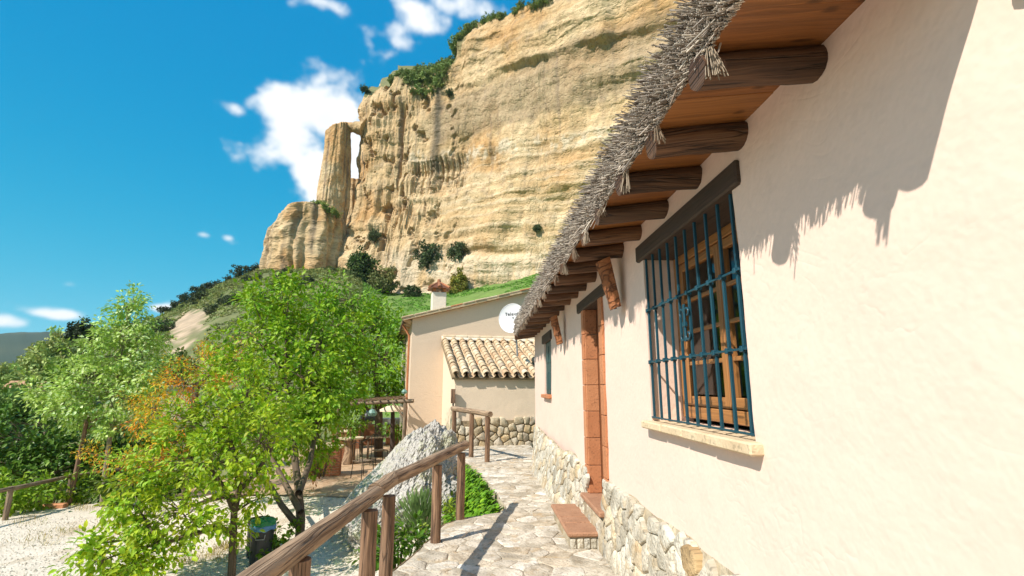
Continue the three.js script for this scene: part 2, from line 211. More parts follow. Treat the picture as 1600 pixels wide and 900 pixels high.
// a box between two corners with slightly broken edges; the grain runs along its longest side
function bx(x0, y0, z0, x1, y1, z1, b = 0.004) {
  const w = Math.abs(x1 - x0), h = Math.abs(y1 - y0), d = Math.abs(z1 - z0); b = Math.min(b, w * 0.3, h * 0.3, d * 0.3);
  const pts = []; for (const sx of [-1, 1]) for (const sy of [-1, 1]) for (const sz of [-1, 1]) pts.push([sx, sy, sz]);
  const g = new THREE.BoxGeometry(w, h, d); let out = [];
  // chamfered box by hand: 6 faces, 12 edges, 8 corners
  const X = w / 2, Y = h / 2, Z = d / 2, q = [];
  const P = (x, y, z) => [x, y, z], quad = (a, e, c, dd) => { q.push(a, e, c, a, c, dd); };
  for (const s of [-1, 1]) { quad(P(s * X, -Y + b, -Z + b), P(s * X, Y - b, -Z + b), P(s * X, Y - b, Z - b), P(s * X, -Y + b, Z - b)); quad(P(-X + b, s * Y, -Z + b), P(X - b, s * Y, -Z + b), P(X - b, s * Y, Z - b), P(-X + b, s * Y, Z - b)); quad(P(-X + b, -Y + b, s * Z), P(X - b, -Y + b, s * Z), P(X - b, Y - b, s * Z), P(-X + b, Y - b, s * Z)); }
  for (const s of [-1, 1]) for (const t of [-1, 1]) { quad(P(s * X, t * (Y - b), -Z + b), P(s * (X - b), t * Y, -Z + b), P(s * (X - b), t * Y, Z - b), P(s * X, t * (Y - b), Z - b)); quad(P(s * X, -Y + b, t * (Z - b)), P(s * (X - b), -Y + b, t * Z), P(s * (X - b), Y - b, t * Z), P(s * X, Y - b, t * (Z - b))); quad(P(-X + b, s * Y, t * (Z - b)), P(-X + b, s * (Y - b), t * Z), P(X - b, s * (Y - b), t * Z), P(X - b, s * Y, t * (Z - b))); }
  for (const [s, t, r] of pts) q.push(P(s * X, t * (Y - b), r * (Z - b)), P(s * (X - b), t * Y, r * (Z - b)), P(s * (X - b), t * (Y - b), r * Z));
  const pos = new Float32Array(q.length * 3); const c = [0, 0, 0];
  for (let i = 0; i < q.length; i += 3) {   // outward winding
    const [a, e, f] = [q[i], q[i + 1], q[i + 2]], nx = (e[1] - a[1]) * (f[2] - a[2]) - (e[2] - a[2]) * (f[1] - a[1]), ny = (e[2] - a[2]) * (f[0] - a[0]) - (e[0] - a[0]) * (f[2] - a[2]), nz = (e[0] - a[0]) * (f[1] - a[1]) - (e[1] - a[1]) * (f[0] - a[0]);
    const flip = nx * (a[0] + e[0] + f[0]) + ny * (a[1] + e[1] + f[1]) + nz * (a[2] + e[2] + f[2]) < 0; (flip ? [a, f, e] : [a, e, f]).forEach((v, k) => pos.set(v, (i + k) * 3));
  }
  const G = new THREE.BufferGeometry(); G.setAttribute('position', new THREE.BufferAttribute(pos, 3)); G.computeVertexNormals();
  const n = G.attributes.normal, uv = new Float32Array(q.length * 2), off = R() * 3, off2 = R();
  const long = w >= h && w >= d ? 0 : h >= d ? 1 : 2;
  for (let i = 0; i < q.length; i++) { const p = [pos[i * 3], pos[i * 3 + 1], pos[i * 3 + 2]], a = [Math.abs(n.getX(i)), Math.abs(n.getY(i)), Math.abs(n.getZ(i))]; const drop = a[0] >= a[1] && a[0] >= a[2] ? 0 : a[1] >= a[2] ? 1 : 2; let ax = [0, 1, 2].filter((k) => k !== drop); if (ax[1] === long) ax.reverse(); uv[i * 2] = p[ax[0]] + off; uv[i * 2 + 1] = p[ax[1]] + off2; }
  G.setAttribute('uv', new THREE.BufferAttribute(uv, 2)); G.translate((x0 + x1) / 2, (y0 + y1) / 2, (z0 + z1) / 2); return G;
}
// a round limb through points with a radius at each; u runs along it in metres
function tube(pts, rad, seg = 8, wob = 0, caps = true, seed = 0) {
  const P = pts.map((p) => (p.isVector3 ? p : V(...p))), n = P.length, pos = [], nor = [], uv = [], idx = []; let len = 0, side = null;
  const uo = seed * 0.37;
  for (let i = 0; i < n; i++) {
    const t = P[Math.min(i + 1, n - 1)].clone().sub(P[Math.max(i - 1, 0)]).normalize();
    if (!side) { side = Math.abs(t.y) < 0.9 ? V(0, 1, 0).cross(t).normalize() : V(1, 0, 0).cross(t).normalize(); } else side = side.clone().addScaledVector(t, -side.dot(t)).normalize();
    const b = t.clone().cross(side); if (i) len += P[i].distanceTo(P[i - 1]); const r = Array.isArray(rad) ? rad[i] : rad;
    for (let k = 0; k <= seg; k++) { const a = (k / seg) * Math.PI * 2, q = wob ? r * (1 + wob * 2 * fbm(Math.cos(a) * 1.3 + seed * 7, Math.sin(a) * 1.3, len * 3 + seed, 3)) : r; const d = side.clone().multiplyScalar(Math.cos(a)).addScaledVector(b, Math.sin(a)); pos.push(P[i].x + d.x * q, P[i].y + d.y * q, P[i].z + d.z * q); nor.push(d.x, d.y, d.z); uv.push(len + uo, (k / seg) * Math.PI * 2 * r + uo); }
    if (i) for (let k = 0; k < seg; k++) { const a = (i - 1) * (seg + 1) + k, c = i * (seg + 1) + k; idx.push(a, a + 1, c, a + 1, c + 1, c); }
  }
  if (caps) for (const e of [0, n - 1]) { const t = (e ? P[n - 1].clone().sub(P[n - 2]) : P[0].clone().sub(P[1])).normalize(), s = pos.length / 3, f = e * (seg + 1); pos.push(P[e].x, P[e].y, P[e].z); nor.push(t.x, t.y, t.z); uv.push(0.5, 0.5); for (let k = 0; k <= seg; k++) { const o = (f + k) * 3; pos.push(pos[o], pos[o + 1], pos[o + 2]); nor.push(t.x, t.y, t.z); uv.push(0.5 + (pos[o] - P[e].x), 0.5 + (pos[o + 1] - P[e].y)); } for (let k = 0; k < seg; k++) e ? idx.push(s, s + 1 + k, s + 2 + k) : idx.push(s, s + 2 + k, s + 1 + k); }
  const g = new THREE.BufferGeometry(); g.setAttribute('position', new THREE.Float32BufferAttribute(pos, 3)); g.setAttribute('normal', new THREE.Float32BufferAttribute(nor, 3)); g.setAttribute('uv', new THREE.Float32BufferAttribute(uv, 2)); g.setIndex(idx); return g;
}
function log(a, b, r0, r1, seed = 1, seg = 14, wob = 0.06, n = 14) { const A = V(...a), B = V(...b), p = [], q = []; for (let i = 0; i <= n; i++) { const t = i / n, c = A.clone().lerp(B, t); c.x += 0.12 * r0 * n3(t * 2, seed, 0); c.y += 0.12 * r0 * n3(t * 2, seed, 9); p.push(c); q.push(lerp(r0, r1, t)); } return tube(p, q, seg, wob, true, seed); }
// a surface over a grid: f(i/nu, j/nv) returns a point (and uv in metres)
function sheet(nu, nv, f, color) {
  const pos = [], uv = [], idx = [], col = [];
  for (let j = 0; j <= nv; j++) for (let i = 0; i <= nu; i++) { const r = f(i / nu, j / nv); pos.push(r[0], r[1], r[2]); uv.push(r[3] ?? r[0], r[4] ?? r[2]); if (color) { const c = color(r, i / nu, j / nv); col.push(c[0], c[1], c[2]); } }
  for (let j = 0; j < nv; j++) for (let i = 0; i < nu; i++) { const a = j * (nu + 1) + i, b = a + 1, c = a + nu + 1, d = c + 1; idx.push(a, b, d, a, d, c); }
  const g = new THREE.BufferGeometry(); g.setAttribute('position', new THREE.Float32BufferAttribute(pos, 3)); g.setAttribute('uv', new THREE.Float32BufferAttribute(uv, 2)); if (color) g.setAttribute('color', new THREE.Float32BufferAttribute(col, 3)); g.setIndex(idx); g.computeVertexNormals(); return g;
}
// convex cells around points in a rectangle
function cells(pts, x0, y0, x1, y1, reach) {
  return pts.map((p, i) => {
    let poly = [[x0, y0], [x1, y0], [x1, y1], [x0, y1]];
    for (let j = 0; j < pts.length; j++) {
      const q = pts[j]; if (j === i || Math.abs(q[0] - p[0]) > reach || Math.abs(q[1] - p[1]) > reach) continue;
      const mx = (p[0] + q[0]) / 2, my = (p[1] + q[1]) / 2, nx = q[0] - p[0], ny = q[1] - p[1], out = [];
      for (let k = 0; k < poly.length; k++) { const a = poly[k], b = poly[(k + 1) % poly.length], da = (a[0] - mx) * nx + (a[1] - my) * ny, db = (b[0] - mx) * nx + (b[1] - my) * ny; if (da <= 0) out.push(a); if ((da < 0) !== (db < 0)) { const t = da / (da - db); out.push([lerp(a[0], b[0], t), lerp(a[1], b[1], t)]); } }
      poly = out; if (poly.length < 3) break;
    }
    return poly;
  });
}
function jittered(x0, y0, x1, y1, sx, sy, jit, rnd, stag = 0.5) { const o = []; let k = 0; for (let y = y0 + sy / 2; y < y1; y += sy, k++) for (let x = x0 + sx / 2 + (k % 2) * sx * stag - sx * 0.25; x < x1 + sx / 2; x += sx) o.push([x + (rnd() - 0.5) * sx * jit, y + (rnd() - 0.5) * sy * jit]); return o; }
// a stone from a cell: place(u, v, proud) gives the point in space. Rounded corners, a raised and slightly domed face, sides going down into the joint
function stoneGeo(poly, place, gap, proud, rnd, sink = 0.02) {
  let cx = 0, cy = 0; for (const p of poly) { cx += p[0] / poly.length; cy += p[1] / poly.length; }
  let pl = poly.map((p) => { const d = Math.hypot(p[0] - cx, p[1] - cy) || 1, s = Math.max(0.35, (d - gap) / d); return [cx + (p[0] - cx) * s, cy + (p[1] - cy) * s]; });
  const cut = []; for (let k = 0; k < pl.length; k++) { const a = pl[k], b = pl[(k + 1) % pl.length], t = 0.08 + rnd() * 0.12; cut.push([lerp(a[0], b[0], t), lerp(a[1], b[1], t)], [lerp(b[0], a[0], t), lerp(b[1], a[1], t)]); } pl = cut.filter((p, k) => { const q = cut[(k + 1) % cut.length]; return Math.hypot(p[0] - q[0], p[1] - q[1]) > 0.008; });
  const n = pl.length, tilt = (rnd() - 0.5) * 0.12, tilt2 = (rnd() - 0.5) * 0.12, pos = [], idx = [], uv = [], o1 = rnd() * 3, o2 = rnd() * 3;
  const ring = (s, h, wob) => { for (const p of pl) { const u = cx + (p[0] - cx) * s, v = cy + (p[1] - cy) * s, hh = h + (s < 1 || h > 0 ? (u - cx) * tilt + (v - cy) * tilt2 : 0) + wob * (rnd() - 0.5); const q = place(u, v, hh); pos.push(q[0], q[1], q[2]); uv.push(u + o1, v + o2); } };
  ring(1.03, -sink, 0); ring(1, proud * 0.55, 0); ring(0.86, proud, proud * 0.35); const q = place(cx, cy, proud * (1.1 + 0.3 * rnd())); pos.push(...q); uv.push(cx + o1, cy + o2);
  for (let r = 0; r < 2; r++) for (let k = 0; k < n; k++) { const a = r * n + k, b = r * n + (k + 1) % n; idx.push(a, b, b + n, a, b + n, a + n); }
  for (let k = 0; k < n; k++) idx.push(2 * n + k, 2 * n + (k + 1) % n, 3 * n);
  const g = new THREE.BufferGeometry(); g.setAttribute('position', new THREE.Float32BufferAttribute(pos, 3)); g.setAttribute('uv', new THREE.Float32BufferAttribute(uv, 2)); g.setIndex(idx); g.computeVertexNormals(); return g;
}

// ---------------------------------------------------------------- leaves
function leafGeo(l, w, fold = 0.18, droop = 0.2) {   // ovate leaf, 6 triangles
  const p = [0, 0, 0, -w * 0.42, fold * w, l * 0.3, w * 0.42, fold * w, l * 0.3, 0, 0, l * 0.36, -w * 0.36, fold * w * 0.8 - droop * l * 0.12, l * 0.66, w * 0.36, fold * w * 0.8 - droop * l * 0.12, l * 0.66, 0, -droop * l * 0.15, l * 0.68, 0, -droop * l * 0.45, l];
  const g = new THREE.BufferGeometry(); g.setAttribute('position', new THREE.Float32BufferAttribute(p, 3)); g.setIndex([0, 3, 1, 0, 2, 3, 1, 3, 6, 1, 6, 4, 3, 2, 5, 3, 5, 6, 4, 6, 7, 6, 5, 7]); g.computeVertexNormals(); return g;
}
const QA = new THREE.Quaternion(), QB = new THREE.Quaternion(), MA = new THREE.Matrix4(), EU = new THREE.Euler();
// leaves round clump centres. lobes: {c, r:[x,y,z], n clumps}; out: arrays of {p, q, s, col}
function leafField(lobes, o, rnd) {
  const leaves = [], clumps = [];
  for (const L of lobes) for (let i = 0; i < L.n; i++) {
    let d; do d = V(rnd() * 2 - 1, rnd() * 2 - 1, rnd() * 2 - 1); while (d.lengthSq() > 1 || d.lengthSq() < 0.02);
    const rad = Math.pow(rnd(), 0.45); d.normalize().multiplyScalar(0.25 + 0.78 * rad);
    const wob = 1 + 0.35 * n3(L.c.x + d.x * 2, L.c.y + d.y * 2, L.c.z + d.z * 2);
    const c = V(L.c.x + d.x * L.r[0] * wob, L.c.y + d.y * L.r[1] * wob, L.c.z + d.z * L.r[2] * wob), out = d.clone().normalize();
    clumps.push({ c, out, lobe: L });
    const tone = rnd(), m = Math.round(o.per * (0.6 + 0.8 * rnd())), cr = o.clump * (0.7 + 0.6 * rnd());
    const axis = out.clone().add(V(rnd() - 0.5, rnd() * 0.6 - 0.1, rnd() - 0.5)).normalize();
    for (let k = 0; k < m; k++) {
      const t = (rnd() - 0.35) * 1.7 * cr, sp = V(rnd() - 0.5, rnd() - 0.5, rnd() - 0.5).normalize().multiplyScalar(cr * (0.25 + 0.55 * rnd()));
      const p = c.clone().addScaledVector(axis, t).add(sp);
      const f = sp.clone().normalize().multiplyScalar(0.8).addScaledVector(axis, 0.6).add(V(0, -0.25 - 0.3 * rnd(), 0)).normalize();
      const up = V((rnd() - 0.5) * 1.3, 0.9, (rnd() - 0.5) * 1.3).addScaledVector(out, 0.5), rt = up.clone().cross(f).normalize(), u2 = f.clone().cross(rt);
      MA.makeBasis(rt, u2, f); const q = new THREE.Quaternion().setFromRotationMatrix(MA), s = o.size * (0.6 + 0.7 * rnd());
      const v = 0.72 + 0.5 * rnd(), warm = (tone - 0.5) * 0.5 + (rnd() - 0.5) * 0.35;
      let col = [v * (1 + warm * (o.warm ?? 0.5)), v, v * (1 - warm * 0.3)];
      if (o.tint) col = o.tint(col, p, tone, rnd);
      leaves.push({ p, q, s, col });
    }
  }
  return { leaves, clumps };
}
function leafMesh(name, leaves, geo, m, parent, kind = 'stuff') {
  const im = new THREE.InstancedMesh(geo, m, leaves.length), c = new THREE.Color();
  leaves.forEach((l, i) => { MA.compose(l.p, l.q, V(l.s, l.s, l.s)); im.setMatrixAt(i, MA); im.setColorAt(i, c.setRGB(...l.col)); });
  im.name = name; im.castShadow = im.receiveShadow = true; im.userData.kind = kind; parent.add(im); return im;
}
// a tree: trunk through its points, a limb to each lobe, twigs to the clumps, leaves in the clumps
function tree(name, label, category, o) {
  const rnd = rng(o.seed), base = o.trunk[0], t = thing(name, label, category, [base.x, base.y, base.z]), rel = (p) => p.clone().sub(base);
  const lobes = o.lobes.map((l) => ({ c: rel(l.c), r: l.r, n: l.n }));
  const limbs = [], add = (a, b, r0, r1, seg, bend) => { const mid = a.clone().lerp(b, 0.5).add(V((rnd() - 0.5) * bend, (rnd() - 0.2) * bend, (rnd() - 0.5) * bend)), p = [], q = []; for (let i = 0; i <= 6; i++) { const s = i / 6; p.push(V(0, 0, 0).addScaledVector(a, (1 - s) * (1 - s)).addScaledVector(mid, 2 * s * (1 - s)).addScaledVector(b, s * s)); q.push(lerp(r0, r1, s)); } limbs.push(tube(p, q, seg, 0.05, false, rnd())); return p; };
  const tp = o.trunk.map(rel), tr = o.trunkR; limbs.push(tube(tp, tp.map((_, i) => lerp(tr, tr * 0.6, i / (tp.length - 1))), 10, 0.08, false, rnd()));
  for (const s of o.stems ?? []) { const q = s.map(rel); limbs.push(tube(q, q.map((_, i) => lerp(tr * 0.75, tr * 0.4, i / (q.length - 1))), 9, 0.08, false, rnd())); tp.push(...q.slice(1)); }
  const { leaves, clumps } = leafField(lobes, o, rnd);
  const starts = lobes.map((l) => { let best = tp[tp.length - 1], bd = 1e9; for (const p of tp.slice(1)) { const d = p.distanceTo(l.c) + Math.max(0, p.y - l.c.y) * 0.6; if (d < bd) { bd = d; best = p; } } return add(best, l.c, tr * 0.42, tr * 0.14, 7, best.distanceTo(l.c) * 0.25); });
  const twigs = []; clumps.forEach((c) => { const li = lobes.indexOf(c.lobe), path = starts[li]; let best = path[6], bd = 1e9; for (const p of path.slice(2)) { const d = p.distanceTo(c.c); if (d < bd) { bd = d; best = p; } } if (rnd() < (o.twigs ?? 1)) twigs.push(tube([best, best.clone().lerp(c.c, 0.5).add(V(0, 0.06 * bd, 0)), c.c], [tr * 0.11, tr * 0.07, tr * 0.035], 4, 0, false)); });
  obj('trunk', limbs.concat(twigs), o.bark ?? M.bark, t);
  const lg = o.geo ?? leafGeo(1, 0.62);
  if (o.singles) {   // the leaves that show largest are meshes of their own
    leaves.forEach((l) => { l.d = l.p.clone().add(base).distanceTo(EYE) + (rnd() - 0.5) * 1.2; }); leaves.sort((a, b) => a.d - b.d);
    const mats = [0.8, 0.95, 1.1, 1.25].map((k) => leafMat(o.color[0] * k * (k > 1 ? 1.08 : 1), o.color[1] * k, o.color[2] * k, o.rough, o.trans));
    leaves.splice(0, o.singles).forEach((l, i) => { const m = new THREE.Mesh(lg, mats[i % 4]); m.name = 'leaf'; m.position.copy(l.p); m.quaternion.copy(l.q); m.scale.setScalar(l.s); m.castShadow = m.receiveShadow = true; t.add(m); });
  }
  leafMesh('crown', leaves, lg, leafMat(...o.color, o.rough, o.trans), t);
  return t;
}
// a bush or creeper of leaves alone, hung on a few stems
function bush(name, label, category, o) {
  const rnd = rng(o.seed), b = o.base, t = thing(name, label, category, [b.x, b.y, b.z], 0, o.group), lobes = o.lobes.map((l) => ({ c: l.c.clone().sub(b), r: l.r, n: l.n }));
  const { leaves, clumps } = leafField(lobes, o, rnd);
  if (o.stem !== 0) obj('stem', clumps.filter(() => rnd() < (o.stemShare ?? 0.4)).map((c) => tube([V(c.c.x * 0.25, Math.min(0, c.c.y) - 0.05, c.c.z * 0.25), c.c.clone().multiplyScalar(0.6).add(V(0, 0.05, 0)), c.c], [o.stem ?? 0.012, (o.stem ?? 0.012) * 0.7, (o.stem ?? 0.012) * 0.35], 4, 0, false)).concat([tube([V(0, -0.1, 0), V(0, 0.1, 0)], o.stem ?? 0.012, 4)]), M.bark, t);
  leafMesh('foliage', leaves, o.geo ?? leafGeo(1, 0.6), leafMat(...o.color, o.rough, o.trans), t); return t;
}

const SCARS = [], inScar = (x, z) => { const a = Math.atan2(x, -z), r = Math.hypot(x, z); return Math.min(9, ...SCARS.map((s) => Math.hypot((a - s[0]) / s[1], (r - s[2]) / s[3]))); };
// ---------------------------------------------------------------- the land: one height field out to the horizon
const LAND = [[-2600, 545, 900], [-1200, 560, 600], [-500, 590, 380], [-150, 588, 300], [0, 578, 265], [80, 556, 238], [150, 528, 220], [250, 492, 200], [300, 467, 197], [350, 442, 196], [410, 419, 195], [480, 414, 195], [545, 418, 190], [600, 452, 183], [700, 458, 169], [830, 430, 151], [1000, 420, 132], [1300, 400, 108], [1900, 420, 90]]
  .map(([x, y, d]) => { const p = at(x, y, d); return [Math.atan2(p.x, -p.z), Math.hypot(p.x, p.z), p.y]; });
const LA = LAND.map((l) => l[0]), LD = LAND.map((l) => l[1]), LH = LAND.map((l) => l[2]);
function landH(x, z) {
  let az = Math.atan2(x, -z), r = Math.hypot(x, z);
  const behind = sst(1.25, 2.2, Math.abs(az));
  const D = table(LA, LD, az), Hc = lerp(table(LA, LH, az), 4, behind), t = (r - 17) / (D - 17);
  let h;
  if (t <= 0) h = -2.1; else if (t < 1) h = -2.1 + (Hc + 2.1) * Math.pow(t, 1.22);
  else h = Hc - (az < -0.45 ? Math.min((r - D) * 0.28, Hc + 16) : 0) ;
  if (az < -0.35 && r > 15) h -= 3.2 * sst(15, 30, r) * sst(-0.35, -0.6, az) * (1 - sst(60, 140, r));
  const k = sst(18, 80, r);
  h += k * 2.4 * fbm(x * 0.03, 4, z * 0.03, 4) + k * 0.9 * fbm(x * 0.15, 9, z * 0.15, 3);
  // the far ridge across the valley
  const px = -az; if (az < -0.2 && r > 700) { const f = sst(700, 1900, r), top = (205 + 55 * sst(0.85, 0.62, px)) * sst(0.3, 0.55, px) * sst(2.6, 1.6, px) * 0.60 + 26 * fbm(az * 9, 2, 3, 5); h = Math.max(h, lerp(h, top * (r < 2000 ? 1 : sst(3600, 2000, r)) + 20 * fbm(x * 0.006, 1, z * 0.006, 4), f)); }
  return h;
}
{
  const az = []; for (let a = -180; a < -62; a += 3) az.push(a); for (let a = -62; a < 40; a += 0.22) az.push(a); for (let a = 40; a <= 180; a += 3.5) az.push(a); az.push(180);
  const rad = [0]; for (let r = 9; r < 7000; r *= r < 280 ? 1.017 : 1.07) rad.push(r);
  const onLand = (x, y) => { const r = ray(x, y); for (let d = 20; d < 400; d += 0.5) { const p = r.clone().multiplyScalar(d).add(EYE); if (landH(p.x, p.z) > p.y) return p; } return at(x, y, 150); }; const scars = [[[268, 500], [318, 536]]].map((b) => b.map(([x, y]) => { const p = onLand(x, y); return [Math.atan2(p.x, -p.z), Math.hypot(p.x, p.z)]; })); SCARS.push(...scars.map(([a, b]) => [(a[0] + b[0]) / 2, Math.abs(a[0] - b[0]) / 2, (a[1] + b[1]) / 2, Math.max(4, Math.abs(a[1] - b[1]) / 2)]));
  const g = sheet(az.length - 1, rad.length - 1, (u, v) => { const a = az[Math.round(u * (az.length - 1))] * Math.PI / 180, r = rad[Math.round(v * (rad.length - 1))]; const x = Math.sin(a) * r, z = -Math.cos(a) * r; return [x, landH(x, z), z]; }, ([x, y, z]) => {
    const r = Math.hypot(x, z), n = fbm(x * 0.05, 3, z * 0.05, 4), m = fbm(x * 0.25, 7, z * 0.25, 3);
    let c = mix3([0.085, 0.115, 0.028], [0.19, 0.19, 0.07], clamp(0.5 + n * 1.6 + m * 0.8, 0, 1));
    c = mix3(c, [0.14, 0.25, 0.04], sst(-0.35, -0.15, Math.atan2(x, -z)) * 0.8);
    c = mix3(mix3([0.50, 0.37, 0.245], [0.36, 0.27, 0.17], clamp(0.5 + m * 2, 0, 1)), c, sst(0.7, 1.2, inScar(x, z) + m * 1.6 + n));
    if (r > 700) c = mix3([0.035, 0.062, 0.03], [0.10, 0.11, 0.05], sst(0.05, 0.5, fbm(x * 0.008, 2, z * 0.008, 4)));
    return c;
  });
  struct('hillside', g, M.land);
}
// ---------------------------------------------------------------- the cliff
const rockCol = (x, y, z, s) => {
  const dip = y + 0.10 * x, n = fbm(x * 0.05, y * 0.05, z * 0.05, 4), m = fbm(x * 0.3, y * 0.3, z * 0.3, 3), str = fbm(dip * 0.02 + x * 0.01, dip * 0.16, z * 0.02, 4) * (0.35 + 0.65 * clamp(0.5 + fbm(x * 0.03, y * 0.03, 19, 3) * 1.8, 0, 1));
  let c = mix3([0.57, 0.40, 0.205], [0.68, 0.52, 0.31], clamp(0.5 + n * 1.5 + str * 1.1, 0, 1));
  c = mix3(c, [0.52, 0.29, 0.10], sst(0.02, 0.36, fbm(x * 0.035 + 5, dip * 0.05, z * 0.035, 4)) * 0.7);
  c = mix3(c, [0.33, 0.26, 0.175], sst(0.05, 0.45, m + str * 0.5) * 0.5);
  return c;
};
const CL = [[585, 260, 100, 405], [549, 210, 135, 410], [536, 194, 150, 415], [544, 188.5, 140, 425], [572, 185.5, 122, 440], [600, 183, 100, 452], [620, 180, 82, 456], [650, 176.5, 73, 460], [690, 171, 62, 460], [722, 167, 24, 458], [760, 161.5, 18, 450], [800, 156, 10, 442], [840, 150.5, 4, 432], [870, 147, -6, 428], [930, 139, -30, 424], [1000, 132, -60, 420], [1100, 122, -95, 415], [1250, 111, -150, 405], [1450, 98, -230, 400]].map(([x, d, yt, yb]) => { const t = at(x, yt, d), b = at(x, yb, d), g = at(x, 604, d); return [g.x, g.z, t.y, b.y]; });
const CS = CL.map((_, i) => i);
function cliffPlan(s) { const i = s * (CL.length - 1); return [0, 1, 2, 3].map((k) => { const a = Math.floor(i), f = i - a, g = (j) => CL[clamp(j, 0, CL.length - 1)][k]; const p0 = g(a - 1), p1 = g(a), p2 = g(a + 1), p3 = g(a + 2); return k < 2 ? 0.5 * (2 * p1 + (p2 - p0) * f + (2 * p0 - 5 * p1 + 4 * p2 - p3) * f * f + (3 * p1 - p0 - 3 * p2 + p3) * f * f * f) : lerp(p1, p2, f); }); }
function cliffPoint(s, t) {   // t < 1: the face from the foot up; t > 1: the ground on top, going back
  const p = cliffPlan(s), a = cliffPlan(Math.max(0, s - 0.004)), b = cliffPlan(Math.min(1, s + 0.004));
  let nx = -(b[1] - a[1]), nz = b[0] - a[0]; const l = Math.hypot(nx, nz); nx /= l; nz /= l;   // outwards, to the valley
  const f = Math.min(t, 1), y0 = p[3] - 9, top = p[2], y = lerp(y0, top, f), x = p[0], z = p[1];
  const h = y, dip = h + 0.10 * x;
  const slope = sst(0.42, 0.5, s) * 0;   
  let o = 3.4 * fbm(x * 0.035, h * 0.022, z * 0.035, 4) * 2 + 1.0 * fbm(x * 0.11, h * 0.05, z * 0.11, 4) * 2;
  const led = fbm(1.7, dip * 0.085, x * 0.02, 4), lm = 0.45 + 1.1 * clamp(0.5 + fbm(x * 0.03, h * 0.03, 9, 3) * 1.6, 0, 1); o += lm * (2.4 * led + 0.8 * Math.round(led * 5) / 5);
  const along = s * 260; const vm = lerp(1.25, 0.35, sst(0.3, 0.5, s)) * (0.4 + 1.2 * clamp(0.5 + fbm(along * 0.02, h * 0.03, 33, 3) * 1.8, 0, 1)); o += vm * (1.1 * fbm(along * 0.16, h * 0.02, 5, 3) * 2 + 0.3 * fbm(along * 0.6, h * 0.10, 8, 3) * 2); const kn = fbm(along * 0.12, h * 0.14, 41, 4); o -= 2.2 * sst(0.12, 0.3, kn) * sst(0.6, 0.3, s);
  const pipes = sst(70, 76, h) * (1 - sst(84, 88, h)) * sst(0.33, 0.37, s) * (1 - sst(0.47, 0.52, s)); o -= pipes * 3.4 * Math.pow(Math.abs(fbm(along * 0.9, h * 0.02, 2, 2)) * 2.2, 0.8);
  const pip2 = sst(56, 60, h) * (1 - sst(68, 71, h)) * sst(0.22, 0.27, s) * (1 - sst(0.4, 0.46, s)); o -= pip2 * 1.8 * Math.pow(Math.abs(fbm(along * 0.8, h * 0.02, 12, 2)) * 2.2, 0.8);
  o -= 2.4 * Math.exp(-(((along - 76) / 1.4) ** 2)) * sst(70, 80, h) * (1 - sst(108, 116, h));                  // tall crack
  o += 2.6 * sst(0.46, 0.62, s) * (0.5 + 0.5 * sst(-0.2, 0.2, fbm(x * 0.06, 3, z * 0.06, 3))) * sst(0.0, 2.6, 2.5 * fbm(x * 0.12, 6, z * 0.12, 3) + h - (113 - (s - 0.52) * 18)) * (1 - 0.4 * sst(3, 9, h - (113 - (s - 0.52) * 18)));   // overhanging bench near the top
  o -= 1.6 * sst(0.40, 0.5, s) * Math.exp(-(((h - (50 - (s - 0.4) * 30)) / 1.6) ** 2));                         // recess low down
  o += 6 * Math.pow(1 - f, 3);                                                                                  // the foot runs out
  const edge = sst(0.86, 1, f); o -= edge * edge * (2.5 + (s > 0.27 && s < 0.46 ? 12 * sst(0.27, 0.33, s) * (1 - sst(0.42, 0.46, s)) : 0));
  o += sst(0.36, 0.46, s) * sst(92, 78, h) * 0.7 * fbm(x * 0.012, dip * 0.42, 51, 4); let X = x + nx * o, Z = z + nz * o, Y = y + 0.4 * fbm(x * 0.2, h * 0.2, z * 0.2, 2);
  if (t > 1) { const k = (t - 1) * 10; X -= nx * k * 60; Z -= nz * k * 60; Y = top - 0.6 + k * 1.5 + (1 - Math.exp(-k * 4)) * 3 * fbm(X * 0.1, 3, Z * 0.1, 3); }
  return [X, Y, Z, along, h];
}
